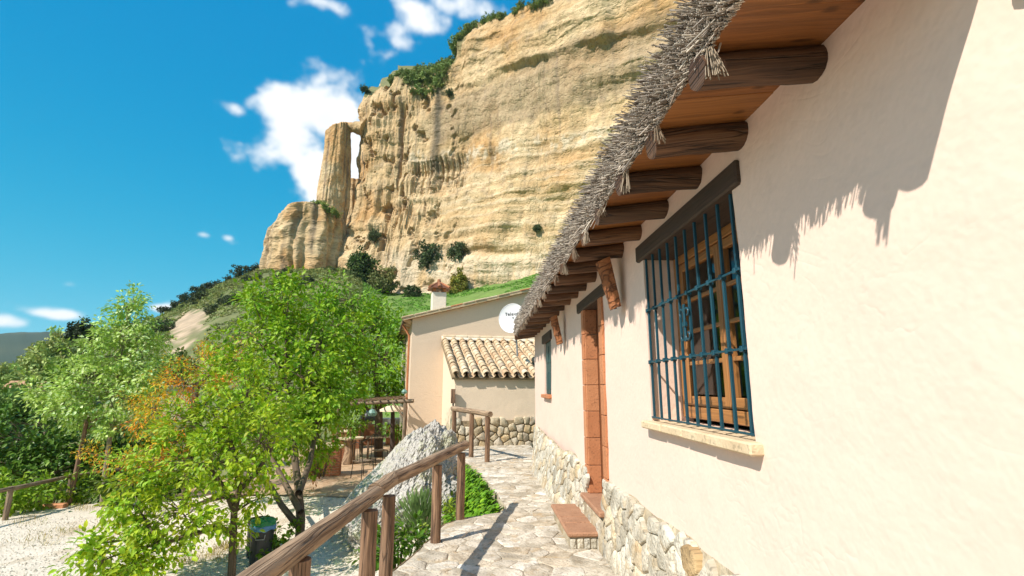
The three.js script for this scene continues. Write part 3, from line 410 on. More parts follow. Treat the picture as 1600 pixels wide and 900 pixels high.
function cliffColor([X, Y, Z, along, h], u, v) {
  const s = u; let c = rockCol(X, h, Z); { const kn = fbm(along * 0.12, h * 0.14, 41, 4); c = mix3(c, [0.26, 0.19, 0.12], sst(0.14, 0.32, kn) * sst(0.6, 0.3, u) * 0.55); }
  const n = fbm(along * 0.09, h * 0.09, 3, 4), st = fbm(along * 0.35, h * 0.018, 6, 3), dip = h + 0.10 * X;
  const band = 88.5 - (s - 0.36) * 26 + n * 5; c = mix3(c, [0.70, 0.61, 0.46], sst(4.2, 0.6, Math.abs(h - band + 3 * st)) * sst(0.30, 0.36, s) * 0.8 * sst(-0.05, 0.3, n + 0.1 + fbm(along * 0.3, h * 0.3, 22, 3)));
  const pale = sst(56, 46, h + n * 10 + (s - 0.35) * 26) * sst(0.24, 0.3, s); c = mix3(c, [0.66, 0.56, 0.41], pale * 0.8 * sst(-0.3, 0.2, st + n + 0.15));
  const grey = sst(0.35, 0.42, s) * sst(92, 96, h + (s - 0.4) * 10 + n * 4) * (1 - sst(108, 113, h + n * 6 - (s - 0.4) * 4)); c = mix3(c, [0.33, 0.25, 0.155], grey * 0.6);
  c = mix3(c, [0.20, 0.155, 0.11], sst(0.12, 0.42, st) * (0.45 + 0.4 * sst(0.45, 0.25, s)) * sst(56, 72, h));        // water stains
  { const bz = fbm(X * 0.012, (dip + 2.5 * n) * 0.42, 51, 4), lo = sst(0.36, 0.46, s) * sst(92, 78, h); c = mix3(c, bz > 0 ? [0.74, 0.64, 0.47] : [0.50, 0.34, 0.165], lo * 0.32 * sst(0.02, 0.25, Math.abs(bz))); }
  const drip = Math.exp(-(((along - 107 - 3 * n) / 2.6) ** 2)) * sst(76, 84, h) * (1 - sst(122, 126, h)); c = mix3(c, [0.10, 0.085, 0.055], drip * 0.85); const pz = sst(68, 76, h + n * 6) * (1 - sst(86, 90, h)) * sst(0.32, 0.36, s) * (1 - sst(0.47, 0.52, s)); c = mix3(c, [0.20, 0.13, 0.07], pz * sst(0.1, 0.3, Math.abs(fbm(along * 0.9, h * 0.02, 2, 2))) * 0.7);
  const speck = sst(0.24, 0.34, fbm(along * 1.3, h * 1.3, 2, 2)) * grey; c = mix3(c, [0.09, 0.095, 0.04], speck * 0.8);
  const moss = sst(0.05, 0.3, fbm(along * 0.2, h * 0.2, 12, 3) + sst(-14, -2, h - cliffPlan(s)[2]) * 0.4) * sst(0.24, 0.3, s) * (1 - sst(0.47, 0.5, s)) * sst(-16, -4, h - cliffPlan(s)[2] - n * 8); c = mix3(c, [0.14, 0.15, 0.055], moss * 0.85);
  if (v > 0.955) c = mix3(c, [0.13, 0.17, 0.05], 0.8);
  return c;
}
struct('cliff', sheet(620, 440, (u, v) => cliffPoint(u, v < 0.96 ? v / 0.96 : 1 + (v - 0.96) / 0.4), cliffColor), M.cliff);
// the free-standing spire beside the cliff, its shoulder and the natural arch between them
{
  const t = new THREE.Group(); t.name = 'rock_pillar'; t.userData.kind = 'structure'; scene.add(t);
  const D = 193, column = (cx, cz, y0, y1, prof, seed, flute) => sheet(150, 130, (u, v) => {
    const a = u * Math.PI * 2, y = lerp(y0, y1, Math.min(1, v * 1.02)), top = v > 0.98 ? (1 - v) / 0.02 : 1, pr = prof(v, a), ca = Math.cos(a), sa = Math.sin(a);
    let r = 1 + 0.22 * fbm(ca * 1.2 + seed, y * 0.035, sa * 1.2, 4) + flute * 0.05 * fbm(ca * 3 + seed, y * 0.03, sa * 3, 3) * 2 + 0.16 * fbm(ca * 2.4 + seed, y * 0.12, sa * 2.4, 4) + 0.05 * fbm(ca * 6, y * 0.4, sa * 6, 3) - 0.15 * flute * Math.pow(Math.max(0, 1 - Math.abs(fbm(ca * 1.5 + seed + 3, y * 0.008, sa * 1.5, 2)) * 11), 1.2); r *= top;
    return [cx + pr[2] + ca * pr[0] * r, y + pr[3], cz + sa * pr[1] * r, a * 9, y];
  }, ([x, y, z], u) => { let c = rockCol(x, y, z); const st = fbm(u * 26, y * 0.03, seed, 3); c = mix3(c, [0.17, 0.135, 0.10], sst(0.0, 0.35, st) * 0.72); const h = fbm(x * 0.12, y * 0.12, z * 0.12, 4); c = mix3(c, [0.60, 0.34, 0.13], sst(0.05, 0.3, h) * 0.6); return c; });
  const S = at(474, 418, D), S1 = at(474, 328, D), P = at(516, 340, D + 1), P1 = at(516, 202, D + 1);
  obj('shoulder', column(S.x, S.z, S.y - 12, S1.y, (v, a) => { const w = 15.2 * (1 - 0.22 * Math.pow(sst(0.6, 1, v), 1.6)), lean = 1.6 * sst(0.5, 1, v); return [w, 12, lean, (-4.6 * Math.max(0, -Math.cos(a)) - 1.2 * Math.max(0, Math.cos(a))) * sst(0.6, 1, v)]; }, 3.3, 1), M.cliff, t);
  obj('spire', column(P.x, P.z, P.y - 26, P1.y, (v, a) => { const w = 7.0 * (1 - 0.26 * v + 0.06 * Math.sin(v * 9 + 2 * Math.cos(a))), lean = 1.0 * v; return [w, 7 * (1 - 0.2 * v), lean, 2.6 * Math.cos(a) * sst(0.8, 1, v)]; }, 8.1, 0.7), M.cliff, t);
  const A = [at(520, 214, D + 1), at(531, 203, D + 1), at(543, 199, D + 1), at(556, 199, D), at(574, 203, D - 2)], ag = tube(A.flatMap((p, i) => (i < A.length - 1 ? [0, 0.25, 0.5, 0.75].map((k) => p.clone().lerp(A[i + 1], k)) : [p])), Array.from({ length: 17 }, (_, i) => [3.4, 2.6, 2.0, 2.8, 4.2][Math.floor(i / 4)] * (1 + 0.25 * n3(i * 0.6, 2, 2))), 16, 0.3, true, 3);
  const pa = ag.attributes.position, ca = []; for (let i = 0; i < pa.count; i++) ca.push(...mix3(rockCol(pa.getX(i), pa.getY(i), pa.getZ(i)), [0.22, 0.17, 0.12], sst(0, 0.4, fbm(pa.getX(i) * 0.3, pa.getY(i) * 0.3, 2, 3)) * 0.5)); ag.setAttribute('color', new THREE.Float32BufferAttribute(ca, 3));
  obj('arch', ag, M.cliff, t);
  const B = at(548, 430, 214), B1 = at(548, 286, 214); obj('back_wall', column(B.x, B.z, B.y - 10, B1.y, (v) => [7.5, 6, 0, 0], 5.5, 0.8), M.cliff, t);
}
// ---------------------------------------------------------------- yard, terrace, retaining wall, path
const EDGE = [[-1.35, 4], [-1.2, 1], [-1.05, -1.2], [-0.92, -2.6], [-0.84, -3.6], [-0.78, -4.3], [-0.62, -4.9], [-0.50, -5.4], [-0.40, -5.95], [-0.20, -6.2], [0.06, -6.3], [0.30, -6.42], [0.34, -6.7], [0.26, -7.4], [0.12, -8.4], [-0.02, -9.3], [-0.12, -9.9], [-0.42, -10.9], [-0.8, -12], [-1.1, -13.2], [-1.3, -14]];
const edgeX = (z) => table(EDGE.map((e) => -e[1]), EDGE.map((e) => e[0]), -z);
function yardH(x, z) { return -1.5 + 0.47 * sst(-8.6, -13, z) * sst(-8.5, -5, x) + 0.35 * sst(-7.2, -9, z) * sst(-2.2, -1.2, x) + 0.05 * fbm(x * 0.7, 2, z * 0.7, 3) + 0.35 * sst(-11.5, -16, x); }
struct('gravel_yard', sheet(150, 150, (u, v) => { const x = lerp(-26, 1.0, u), z = lerp(6, -16, v); return [x, yardH(x, z) - 0.0 - 1.4 * sst(-14.4, -15.4, z - Math.max(0, (-x - 10)) * 0.5) * sst(-6.8, -8, x), z]; }), M.gravel);
struct('terrace_paving', sheet(60, 50, (u, v) => { const x = lerp(-7.2, 0.6, u), z = lerp(-12.6 - 0.2 * Math.sin(u * 9), -24, v); return [x, -1.02 + 0.012 * fbm(x * 2, 1, z * 2, 2) + 0.01 * v, z]; }), M.terrace);
{   // the path: bed, kerb face of the retaining wall, and flagstones one by one
  const rnd = rng(55), bed = sheet(40, 220, (u, v) => { const z = lerp(4, -14, v), e = edgeX(z); const x = lerp(e, 1.32, u); return [x, -0.004 + 0.010 * fbm(x * 1.6, 2, z * 1.6, 3) - 0.02 * sst(0.12, 0, x - e), z]; });
  const path = struct('stone_path', bed, M.pathMortar);
  const pts = [], depth = []; for (let i = 0; i < EDGE.length - 1; i++) { const a = EDGE[i], b = EDGE[i + 1], n = Math.max(2, Math.ceil(Math.hypot(a[0] - b[0], a[1] - b[1]) / 0.12)); for (let k = 0; k < n; k++) pts.push([lerp(a[0], b[0], k / n), lerp(a[1], b[1], k / n)]); }
  const wall = sheet(pts.length - 1, 18, (u, v) => { const p = pts[Math.round(u * (pts.length - 1))], o = 0.05 * fbm(u * 60, v * 5, 3, 3) + 0.03 * v; return [p[0] - o, -0.012 - v * 1.75, p[1] + o * 0.3, u * 22, v * 1.75]; });
  struct('retaining_wall', wall, M.mortar);
  const seeds = jittered(-1.4, 0.0, 1.35, 13.6, 0.25, 0.205, 0.85, rnd).map(([x, y]) => [x, -y]), polys = cells(seeds, -2, -14, 2, 1, 1.0), near = [], far = [];
  polys.forEach((p, i) => { const [x, z] = seeds[i]; if (p.length < 3 || x < edgeX(z) + 0.03 || x > 1.3) return; const q = p.map(([a, b]) => [Math.max(a, edgeX(b) - 0.01 + 0.03 * rnd()), b]); const g = stoneGeo(q, (a, b, h) => [a, h + 0.010 * fbm(a * 1.6, 2, b * 1.6, 3) - 0.004, b], 0.003, 0.003 + 0.004 * rnd(), rnd, 0.012); (z < -3.2 && near.length < 290 ? near : far).push([g, i, z]); });
  near.forEach(([g, i]) => obj('paving_stone', g, M.pavers[Math.floor(rnd() * 5)], path));
  if (far.length) { const f = obj('paving', far.map((f) => f[0]), M.pavers[0], path); f.userData.kind = 'stuff'; }
}
// ---------------------------------------------------------------- the white house with the thatched eave
const house = thing('white_house', 'white plastered cottage with thatched eave, dark rafters and barred window beside the stone path', 'house');
const WX = 1.2, WZ0 = 2.4, WZ1 = -10.98, WTOP = 2.80;
const WIN = { z0: -2.15, z1: -3.47, y0: 1.262, y1: 2.43 }, DOOR = { z0: -4.86, z1: -5.58, y0: 0.36, y1: 2.38 }, WIN2 = { z0: -8.42, z1: -9.3, y0: 1.36, y1: 2.34 };
const holes = [WIN, DOOR, WIN2], inHole = (y, z) => holes.some((h) => z < h.z0 && z > h.z1 && y > h.y0 && y < h.y1);
const wallX = (y, z) => WX - 0.017 * fbm(z * 1.1, y * 1.4, 3, 4) - 0.004 * fbm(z * 5, y * 6, 8, 2) + 0.012 * sst(2.5, 2.75, y);
{
  const line = (a, b, step, extra) => { const s = new Set(extra.filter((e) => e > Math.min(a, b) && e < Math.max(a, b)).map((e) => +e.toFixed(4))); for (let q = Math.min(a, b); q <= Math.max(a, b) + 1e-6; q += step) if (![...s].some((e) => Math.abs(e - q) < step * 0.45)) s.add(+q.toFixed(4)); return [...s].sort((p, q) => p - q); };
  const zs = line(WZ0, WZ1, 0.045, holes.flatMap((h) => [h.z0, h.z1])), ys = line(0, WTOP, 0.045, holes.flatMap((h) => [h.y0, h.y1]));
  const pos = [], uv = [], idx = []; for (const y of ys) for (const z of zs) { pos.push(wallX(y, z), y, z); uv.push(-z, y); }
  for (let j = 0; j < ys.length - 1; j++) for (let i = 0; i < zs.length - 1; i++) { if (inHole((ys[j] + ys[j + 1]) / 2, (zs[i] + zs[i + 1]) / 2)) continue; const a = j * zs.length + i, c = a + zs.length; idx.push(a, c + 1, a + 1, a, c, c + 1); }
  const g = new THREE.BufferGeometry(); g.setAttribute('position', new THREE.Float32BufferAttribute(pos, 3)); g.setAttribute('uv', new THREE.Float32BufferAttribute(uv, 2)); g.setIndex(idx); g.computeVertexNormals();
  // end walls and the reveals of the openings, as thick as the wall
  const end = [WZ1, WZ0].map((z) => boxUV(new THREE.ShapeGeometry(new THREE.Shape([[WX, -0.4], [5.4, -0.4], [5.4, 2.7], [3.2, 4.6], [2.7, 4.2], [1.4, 2.72], [WX, 2.72]].map((q) => new THREE.Vector2(...q)))).translate(0, 0, z)));
  const reveal = (h, d) => { const o = []; const strip = (f, n) => o.push(sheet(n, 4, (u, v) => { const [y, z] = f(u), x0 = wallX(y, z); return [lerp(x0, WX + d, v), y, z, u * 1.2, v * d]; })); const nY = 26, nZ = 28; strip((u) => [lerp(h.y0, h.y1, u), h.z0], nY); strip((u) => [lerp(h.y0, h.y1, u), h.z1], nY); strip((u) => [h.y0, lerp(h.z0, h.z1, u)], nZ); strip((u) => [h.y1, lerp(h.z0, h.z1, u)], nZ); return o; };
  const inner = (h, d) => { const X = WX + d, m = 0.7, s = []; const pl = (y0, y1, z0, z1) => s.push(boxUV(new THREE.PlaneGeometry(Math.abs(z1 - z0), Math.abs(y1 - y0)).rotateY(Math.PI / 2).translate(X, (y0 + y1) / 2, (z0 + z1) / 2))); pl(h.y0 - m, h.y1 + m, h.z0, h.z0 + m); pl(h.y0 - m, h.y1 + m, h.z1 - m, h.z1); pl(h.y1, h.y1 + m, h.z0, h.z1); pl(h.y0 - m, h.y0, h.z0, h.z1); return s; };
  obj('wall', [g, ...end, ...reveal(WIN, 0.30), ...reveal(DOOR, 0.26), ...reveal(WIN2, 0.2), ...inner(WIN, 0.30), ...inner(DOOR, 0.26)], M.stucco, house);
  const room = new THREE.BoxGeometry(2.8, 2.7, 7.2).translate(WX + 0.31 + 1.4, 1.45, -3.6), ri = room.toNonIndexed(), p = ri.attributes.position, keep = []; for (let i = 0; i < p.count; i += 3) { if ([0, 1, 2].every((k) => p.getX(i + k) < WX + 0.32)) continue; for (let k = 0; k < 3; k++) keep.push(p.getX(i + k), p.getY(i + k), p.getZ(i + k)); }
  const rg = new THREE.BufferGeometry(); rg.setAttribute('position', new THREE.Float32BufferAttribute(keep, 3)); obj('room', boxUV(rg), M.room, house);
}
// stone footing: bulges towards the path left of the door
const footX = (y, z) => WX - 0.012 - 0.17 * sst(-5.9, -7.2, z) * (1 - sst(-9, -11, z)) * (1 - clamp(y / 0.72, 0, 1) * 0.75) - 0.05 * (1 - clamp(y / 0.7, 0, 1)) - 0.012 * fbm(z * 2, y * 2, 4, 3);
const footTop = (z) => 0.64 + 0.09 * fbm(z * 1.3, 1, 2, 3) + 0.05 * sst(-9, -11, z);
{
  const rnd = rng(91), foot = obj('footing', sheet(330, 18, (u, v) => { const z = lerp(WZ0, WZ1, u), y = v * (z < DOOR.z0 + 0.03 && z > DOOR.z1 - 0.03 ? DOOR.y0 - 0.06 : footTop(z) + 0.02); return [footX(y, z) + 0.020 * sst(0.85, 1, v) + 0.004, y, z, -z, y]; }), M.mortar, house);
  const seeds = jittered(1.0, 0.0, 11.0, 0.78, 0.185, 0.135, 0.95, rnd), polys = cells(seeds, 0.6, -0.02, 10.98, 0.9, 0.8), list = [];
  polys.forEach((p, i) => { const [s, y] = seeds[i], z = -s; if (p.length < 3 || y > footTop(z) - 0.005 || (z < DOOR.z0 + 0.05 && z > DOOR.z1 - 0.05 && y > 0.3)) return; const q = p.map(([a, b]) => [a, Math.min(b, footTop(-a) + 0.03 * (rnd() - 0.3))]); list.push([stoneGeo(q, (a, b, h) => [footX(b, -a) - h * 0.8, b, -a], 0.004 + 0.004 * rnd(), 0.012 + 0.018 * rnd(), rnd, 0.02), z]); });
  list.filter((l) => l[1] < -1.8).slice(0, 296).forEach(([g]) => { const k = rnd(); obj('stone', g, M.plinthStones[k < 0.36 ? 0 : k < 0.62 ? 1 : k < 0.8 ? 2 : k < 0.93 ? 3 : 4], foot); });
  // one ochre stone set into the plaster at the near end
  const oc = [[2.95, 0.50], [2.98, 0.60], [2.88, 0.645], [2.77, 0.62], [2.76, 0.53], [2.85, 0.48]]; obj('stone', stoneGeo(oc, (a, b, h) => [WX - 0.028 - h, b, -a], 0.0, 0.03, rnd, 0.04), std({ color: lin(0.54, 0.38, 0.20), map: tStoneC, bumpMap: tStoneB, bumpScale: 0.03 }), foot);
  // rubble of the buttress that shows through the plaster at the upper right
  for (let r = 0; r < 7; r++) for (let c = 0; c < 3; c++) { const y = 2.14 + 0.105 * r, z = -0.905 + 0.022 * Math.max(0, 3 - r) + 0.02 * rnd() + 0.125 * c, w = 0.115, hh = 0.095; const q = [[0, 0.1], [0.2, 0], [0.85, 0.05], [1, 0.3], [0.95, 0.9], [0.6, 1], [0.1, 0.9]].map(([a, b]) => [-(z + w) + w * (a + 0.12 * (rnd() - 0.5)), y + hh * (b + 0.12 * (rnd() - 0.5))]); obj('stone', stoneGeo(q, (a, b, h) => [WX - 0.012 - h, b, -a], 0.002, 0.012, rnd, 0.03), M.plinthStones[(r + c) % 3 === 0 ? 2 : 0], foot); }
}
// window: oak frame, panes, sill, lintel, iron bars
{
  const w = new THREE.Group(); w.name = 'window'; house.add(w); const X = WX + 0.225, { z0, z1, y0, y1 } = WIN, zm = (z0 + z1) / 2, yb = y0 + 0.03;
  obj('lintel', bx(WX - 0.028, 2.425, z0 + 0.085, WX + 0.3, 2.548, z1 - 0.10, 0.01), M.darkWood, w);
  const fr = []; fr.push(bx(X, yb, z0 - 0.002, X + 0.06, y1, z0 - 0.055), bx(X, yb, z1 + 0.002, X + 0.06, y1, z1 + 0.055), bx(X, yb, z0 - 0.056, X + 0.06, yb + 0.075, z1 + 0.056), bx(X, y1 - 0.06, z0 - 0.056, X + 0.06, y1 - 0.001, z1 + 0.056)); obj('frame', fr, M.frameWood, w);
  for (const [a, b] of [[z0 - 0.06, zm + 0.004], [zm - 0.004, z1 + 0.06]]) {
    const s = [bx(X + 0.012, yb + 0.08, a, X + 0.052, y1 - 0.064, a - 0.055), bx(X + 0.012, yb + 0.08, b + 0.055, X + 0.052, y1 - 0.064, b), bx(X + 0.012, yb + 0.08, a - 0.056, X + 0.052, yb + 0.145, b + 0.056), bx(X + 0.012, y1 - 0.12, a - 0.056, X + 0.052, y1 - 0.064, b + 0.056)]; obj('sash', s, M.frameWood, w);
    for (let k = 1; k < 4; k++) { const y = lerp(yb + 0.145, y1 - 0.12, k / 4); obj('glazing_bar', bx(X + 0.016, y - 0.013, a - 0.056, X + 0.048, y + 0.013, b + 0.056), M.frameWood, w); }
    for (let k = 0; k < 4; k++) { const ya = lerp(yb + 0.145, y1 - 0.12, k / 4) + 0.012, yc = lerp(yb + 0.145, y1 - 0.12, (k + 1) / 4) - 0.012; obj('pane', new THREE.PlaneGeometry(Math.abs(a - b) - 0.11, yc - ya).rotateY(-Math.PI / 2).translate(X + 0.032, (ya + yc) / 2, (a + b) / 2), M.glass, w); }
  }
  // sill of four clay pieces
  const sz = [z0 + 0.06, -2.5, -2.83, -3.16, z1 - 0.06]; for (let k = 0; k < 4; k++) obj('sill', bx(WX - 0.060 + 0.004 * rr(-1, 1), y0 - 0.050 + 0.004 * rr(-1, 1), sz[k] - 0.003, WX + 0.222, y0 + 0.004 + 0.003 * rr(-1, 1), sz[k + 1] + 0.003, 0.008), M.sill, w);
  // the small barred window at the far end
  const v = new THREE.Group(); v.name = 'window'; house.add(v); const q = WIN2; obj('lintel', bx(WX - 0.03, 2.30, q.z0 + 0.12, WX + 0.2, 2.46, q.z1 - 0.16, 0.01), M.darkWood, v); obj('sill', bx(WX - 0.07, q.y0 - 0.06, q.z0 + 0.05, WX + 0.2, q.y0 + 0.004, q.z1 - 0.05, 0.008), M.clay[0], v);
  for (const [a, b] of [[q.z0 - 0.003, (q.z0 + q.z1) / 2 + 0.004], [(q.z0 + q.z1) / 2 - 0.004, q.z1 + 0.003]]) { const s = obj('shutter', [bx(WX + 0.03, q.y0 + 0.01, a, WX + 0.07, 2.3, b)], M.shutter, v); for (let k = 0; k < 2; k++) { const y = lerp(q.y0, 2.3, k / 2); obj('panel', bx(WX + 0.02, y + 0.09, a - 0.07, WX + 0.032, y + 0.40, b + 0.07, 0.006), M.shutter, s); } }
}
{ // iron grille
  const gr = new THREE.Group(); gr.name = 'window_grille'; house.add(gr); const { z0, z1, y0 } = WIN, X = WX + 0.012, hb = [onX(1085, 452, WX).y, onX(1085, 556, WX).y];
  for (let k = 0; k < 10; k++) { const z = lerp(z0 - 0.045, z1 + 0.02, k / 9); obj('bar', bx(X - 0.0075, y0 + 0.02, z - 0.0075, X + 0.0075, 2.43, z + 0.0075, 0.0015), M.iron, gr); for (const y of hb) obj('collar', bx(X - 0.021, y - 0.014, z - 0.013, X + 0.012, y + 0.014, z + 0.013, 0.003), M.iron, gr); }
  for (const y of [...hb, y0 + 0.03]) obj('cross_bar', bx(X - 0.017, y - 0.0055, z0 - 0.004, X - 0.006, y + 0.0055, z1 + 0.004, 0.0015), M.iron, gr);
  const c = onX(1071, 507, WX), sc = []; for (const [sy, sz] of [[1, 1], [1, -1], [-1, 1], [-1, -1]]) { const p = []; for (let i = 0; i <= 20; i++) { const a = i / 20 * 4.6, r = 0.034 * (1 - i / 34); p.push(V(X - 0.016, c.y + sy * (0.065 + Math.sin(a) * r), c.z + sz * (0.040 - Math.cos(a) * r))); } p.unshift(V(X - 0.016, c.y + sy * 0.02, c.z + sz * 0.006)); sc.push(tube(p, 0.0065, 6)); }
  sc.push(bx(X - 0.022, c.y - 0.10, c.z - 0.010, X - 0.008, c.y + 0.12, c.z + 0.010, 0.003), bx(X - 0.026, c.y - 0.014, c.z - 0.02, X - 0.006, c.y + 0.014, c.z + 0.02, 0.003)); obj('scroll', sc, M.iron, gr);
}
{ // door: tiled jambs, plank leaf, lintel, threshold
  const d = new THREE.Group(); d.name = 'door'; house.add(d); const { z0, z1, y0, y1 } = DOOR, rnd = rng(17);
  obj('lintel', bx(WX - 0.032, 2.375, z0 + 0.36, WX + 0.26, 2.50, z1 - 0.34, 0.012), M.darkWood, d);
  const leaf = obj('door_leaf', bx(WX + 0.13, y0 + 0.02, z0 - 0.012, WX + 0.175, y1, z1 + 0.012), M.doorWood, d);
  for (let r = 0; r < 3; r++) for (let k = 0; k < 2; k++) { const za = lerp(z0 - 0.07, z1 + 0.07, k / 2) - 0.02, zb = lerp(z0 - 0.07, z1 + 0.07, (k + 1) / 2) + 0.02, ya = lerp(y0 + 0.1, y1 - 0.08, r / 3), yb = lerp(y0 + 0.1, y1 - 0.08, (r + 1) / 3) - 0.07; obj('door_panel', bx(WX + 0.118, ya, za, WX + 0.132, yb, zb, 0.007), M.doorWood, leaf); }
  const h = 0.281; for (let k = 0; k < 7; k++) {
    const a = y0 + 0.012 + k * (h + 0.006), b = Math.min(a + h, y1 - 0.005); if (b - a < 0.05) continue; const m = () => M.clay[Math.floor(rnd() * 3)];
    obj('jamb_tile', bx(WX - 0.012, a, z1 + 0.002, WX + 0.128, b, z1 + 0.02 + 0.004 * rnd(), 0.004), m(), d);     // far jamb, facing the camera
    obj('jamb_tile', bx(WX - 0.012, a, z0 - 0.02, WX + 0.128, b, z0 - 0.002, 0.004), m(), d);
    obj('edge_tile', bx(WX - 0.024, a, z0 + 0.14 + 0.008 * rnd(), WX + 0.002, b, z0 + 0.002, 0.004), m(), d);
    obj('edge_tile', bx(WX - 0.024, a, z1 - 0.002, WX + 0.002, b, z1 - 0.12 - 0.008 * rnd(), 0.004), m(), d);
  }
  obj('threshold', bx(WX - 0.10, y0 - 0.045, z0 + 0.10, WX + 0.19, y0 + 0.008, z1 - 0.06, 0.012), M.stepClay, d);
  const base = obj('threshold_base', sheet(20, 10, (u, v) => [WX - 0.055 - 0.03 * fbm(u * 3, v * 2, 5, 3) - 0.03 * (1 - v), lerp(0, y0 - 0.045, v), lerp(z0 + 0.12, z1 - 0.12, u), u, v * 0.3]), M.mortar, d);
}
{ // the roof: rafters, boards, thatch
  const RZ = []; for (let k = 0; k < 20; k++) RZ.push(-1.53 - 0.5 * k + 0.02 * rr(-1, 1)); RZ.unshift(-1.02, -0.915); RZ.unshift();
  for (const z of RZ.filter((z) => z > -11.05)) obj('rafter', log([WX + 0.2, 2.655 + 0.028, z], [0.765 + 0.02 * rr(-1, 1), 2.598 + 0.006 * rr(-1, 1), z + 0.02 * rr(-1, 1)], 0.062 + 0.010 * R(), 0.054 + 0.012 * R(), z, 16, 0.11), M.rafter[Math.floor(R() * 4)], house);
  const bz = [-0.87]; for (let k = 0; k < 20; k++) bz.push(-1.28 - 0.5 * k); bz.push(-11.06);
  for (let k = 0; k < bz.length - 1; k++) { const L = Math.abs(bz[k + 1] - bz[k]), g = bx(-0.225, -0.012, -L / 2 + 0.001, 0.30, 0.012, L / 2 - 0.001, 0.002); g.rotateZ(Math.atan(0.13)); g.translate(WX - 0.19, 2.708 - 0.012 + 0.002 * (k % 2), (bz[k] + bz[k + 1]) / 2); obj('soffit_board', g, M.soffit[k % 3], house); }
  // thatch: body, then straws
  const prof = [[0.80, 2.668], [1.44, 2.752], [2.9, 4.4], [2.75, 4.62], [0.86, 2.90], [0.785, 2.855], [0.780, 2.76]], n = prof.length, pos = [], idx = [], uv = [], NZ = 120;
  for (let i = 0; i <= NZ; i++) { const z = lerp(-0.87, -11.1, i / NZ); prof.forEach(([x, y], k) => { const w = k < 2 ? 0 : 0.02 * n3(z * 3, k, 1); pos.push(x + 0.012 + w, y + (k > 1 ? w : 0), z); uv.push(z, k * 0.3); }); if (i) for (let k = 0; k < n; k++) { const a = (i - 1) * n + k, b = (i - 1) * n + (k + 1) % n; idx.push(a, b, b + n, a, b + n, a + n); } }
  for (const s of [0, NZ * n]) for (let k = 1; k < n - 1; k++) idx.push(s, s + k, s + k + 1);
  const g = new THREE.BufferGeometry(); g.setAttribute('position', new THREE.Float32BufferAttribute(pos, 3)); g.setAttribute('uv', new THREE.Float32BufferAttribute(uv, 2)); g.setIndex(idx); const th = obj('thatch', boxUV(g), M.strawBase, house);
  const rnd = rng(333), S = [], c = new THREE.Color(), sg = new THREE.CylinderGeometry(0.5, 0.35, 1, 4, 2, false).translate(0, -0.5, 0).rotateX(0);
  const straw = (x, y, z, dx, dy, dz, len, r, tone) => { const d = V(dx, dy, dz).normalize(); S.push([V(x, y, z), d, len, r, tone]); };
  const tone = () => { const k = rnd(), v = 0.4 + 0.8 * rnd(); return k < 0.62 ? [0.42 * v, 0.355 * v, 0.29 * v] : k < 0.82 ? [0.20 * v, 0.145 * v, 0.10 * v] : [0.62 * v, 0.54 * v, 0.43 * v]; };
  for (let i = 0; i < 40000; i++) {   // cut ends that make the edge of the eave
    const z = -0.90 - 10.2 * Math.pow(rnd(), 1.55), f = rnd(), y = lerp(2.652, 2.885, f), fx = 0.782 - 0.028 * Math.sin(f * 3.0), far = (-z) / 11, over = rnd() < 0.10 ? 0.012 + 0.04 * rnd() : 0.016 * rnd() * rnd();
    const len = (f < 0.35 ? 0.07 + 0.07 * rnd() : 0.12 + 0.2 * rnd()) + over, droop = 0.05 + 0.34 * (rnd() - 0.5);
    const sl = Math.min(0.9, Math.max(f < 0.35 ? Math.max(0.15, droop + 0.16) : droop + 0.06, (2.712 + 0.13 * len - y) / len)), cx = -1, cy = -sl, l = Math.hypot(1, sl);
    const ex = fx - over, ey = y - over * sl; straw(ex + len / l, ey + len * sl / l, z - len * 0.12, -1, -sl, z > -1.15 ? -0.15 * rnd() : 0.14 + 0.42 * (rnd() - 0.5), len, 0.0024 + 0.0024 * rnd() + 0.004 * far, tone());
  }
  for (let i = 0; i < 420; i++) { const z = -1.38 - 9.6 * Math.pow(rnd(), 1.4), len = 0.05 + 0.20 * rnd() * rnd(); straw(0.80 + 0.03 * rnd(), 2.70 + 0.1 * rnd(), z, -0.35 - 0.7 * rnd(), -1, 0.7 * (rnd() - 0.5), len, 0.0028 + 0.002 * rnd(), tone()); }   // drooping fringe below
  for (let i = 0; i < 1800; i++) { const z = -0.92 - 10.1 * Math.pow(rnd(), 1.4), len = 0.08 + 0.08 * rnd(); straw(0.84, 2.87 + 0.03 * rnd(), z, -1, -0.1 + 0.35 * rnd(), z > -1.15 ? -0.3 * rnd() : 0.9 * (rnd() - 0.5), len, 0.0028 + 0.002 * rnd(), tone()); }           // loose stems on top
  for (let i = 0; i < 5000; i++) { const t = rnd(), x = 0.8 + t * 1.9, y = 2.80 + t * 1.72 + 0.15 * rnd(); straw(x, y + 0.06, -0.895 + 0.03 * rnd(), -1, -0.95 + 0.3 * (rnd() - 0.5), -0.1 * rnd(), 0.3, 0.005, tone()); }      // the verge
  const im = new THREE.InstancedMesh(sg, M.straw, S.length), q = new THREE.Quaternion(), dn = V(0, -1, 0); S.forEach(([p, d, l, r, t], i) => { q.setFromUnitVectors(dn, d); im.setMatrixAt(i, MA.compose(p, q, V(r * 2, l, r * 2))); im.setColorAt(i, c.setRGB(...t)); });
  im.name = 'straw'; im.userData.kind = 'stuff'; im.castShadow = im.receiveShadow = true; th.add(im);
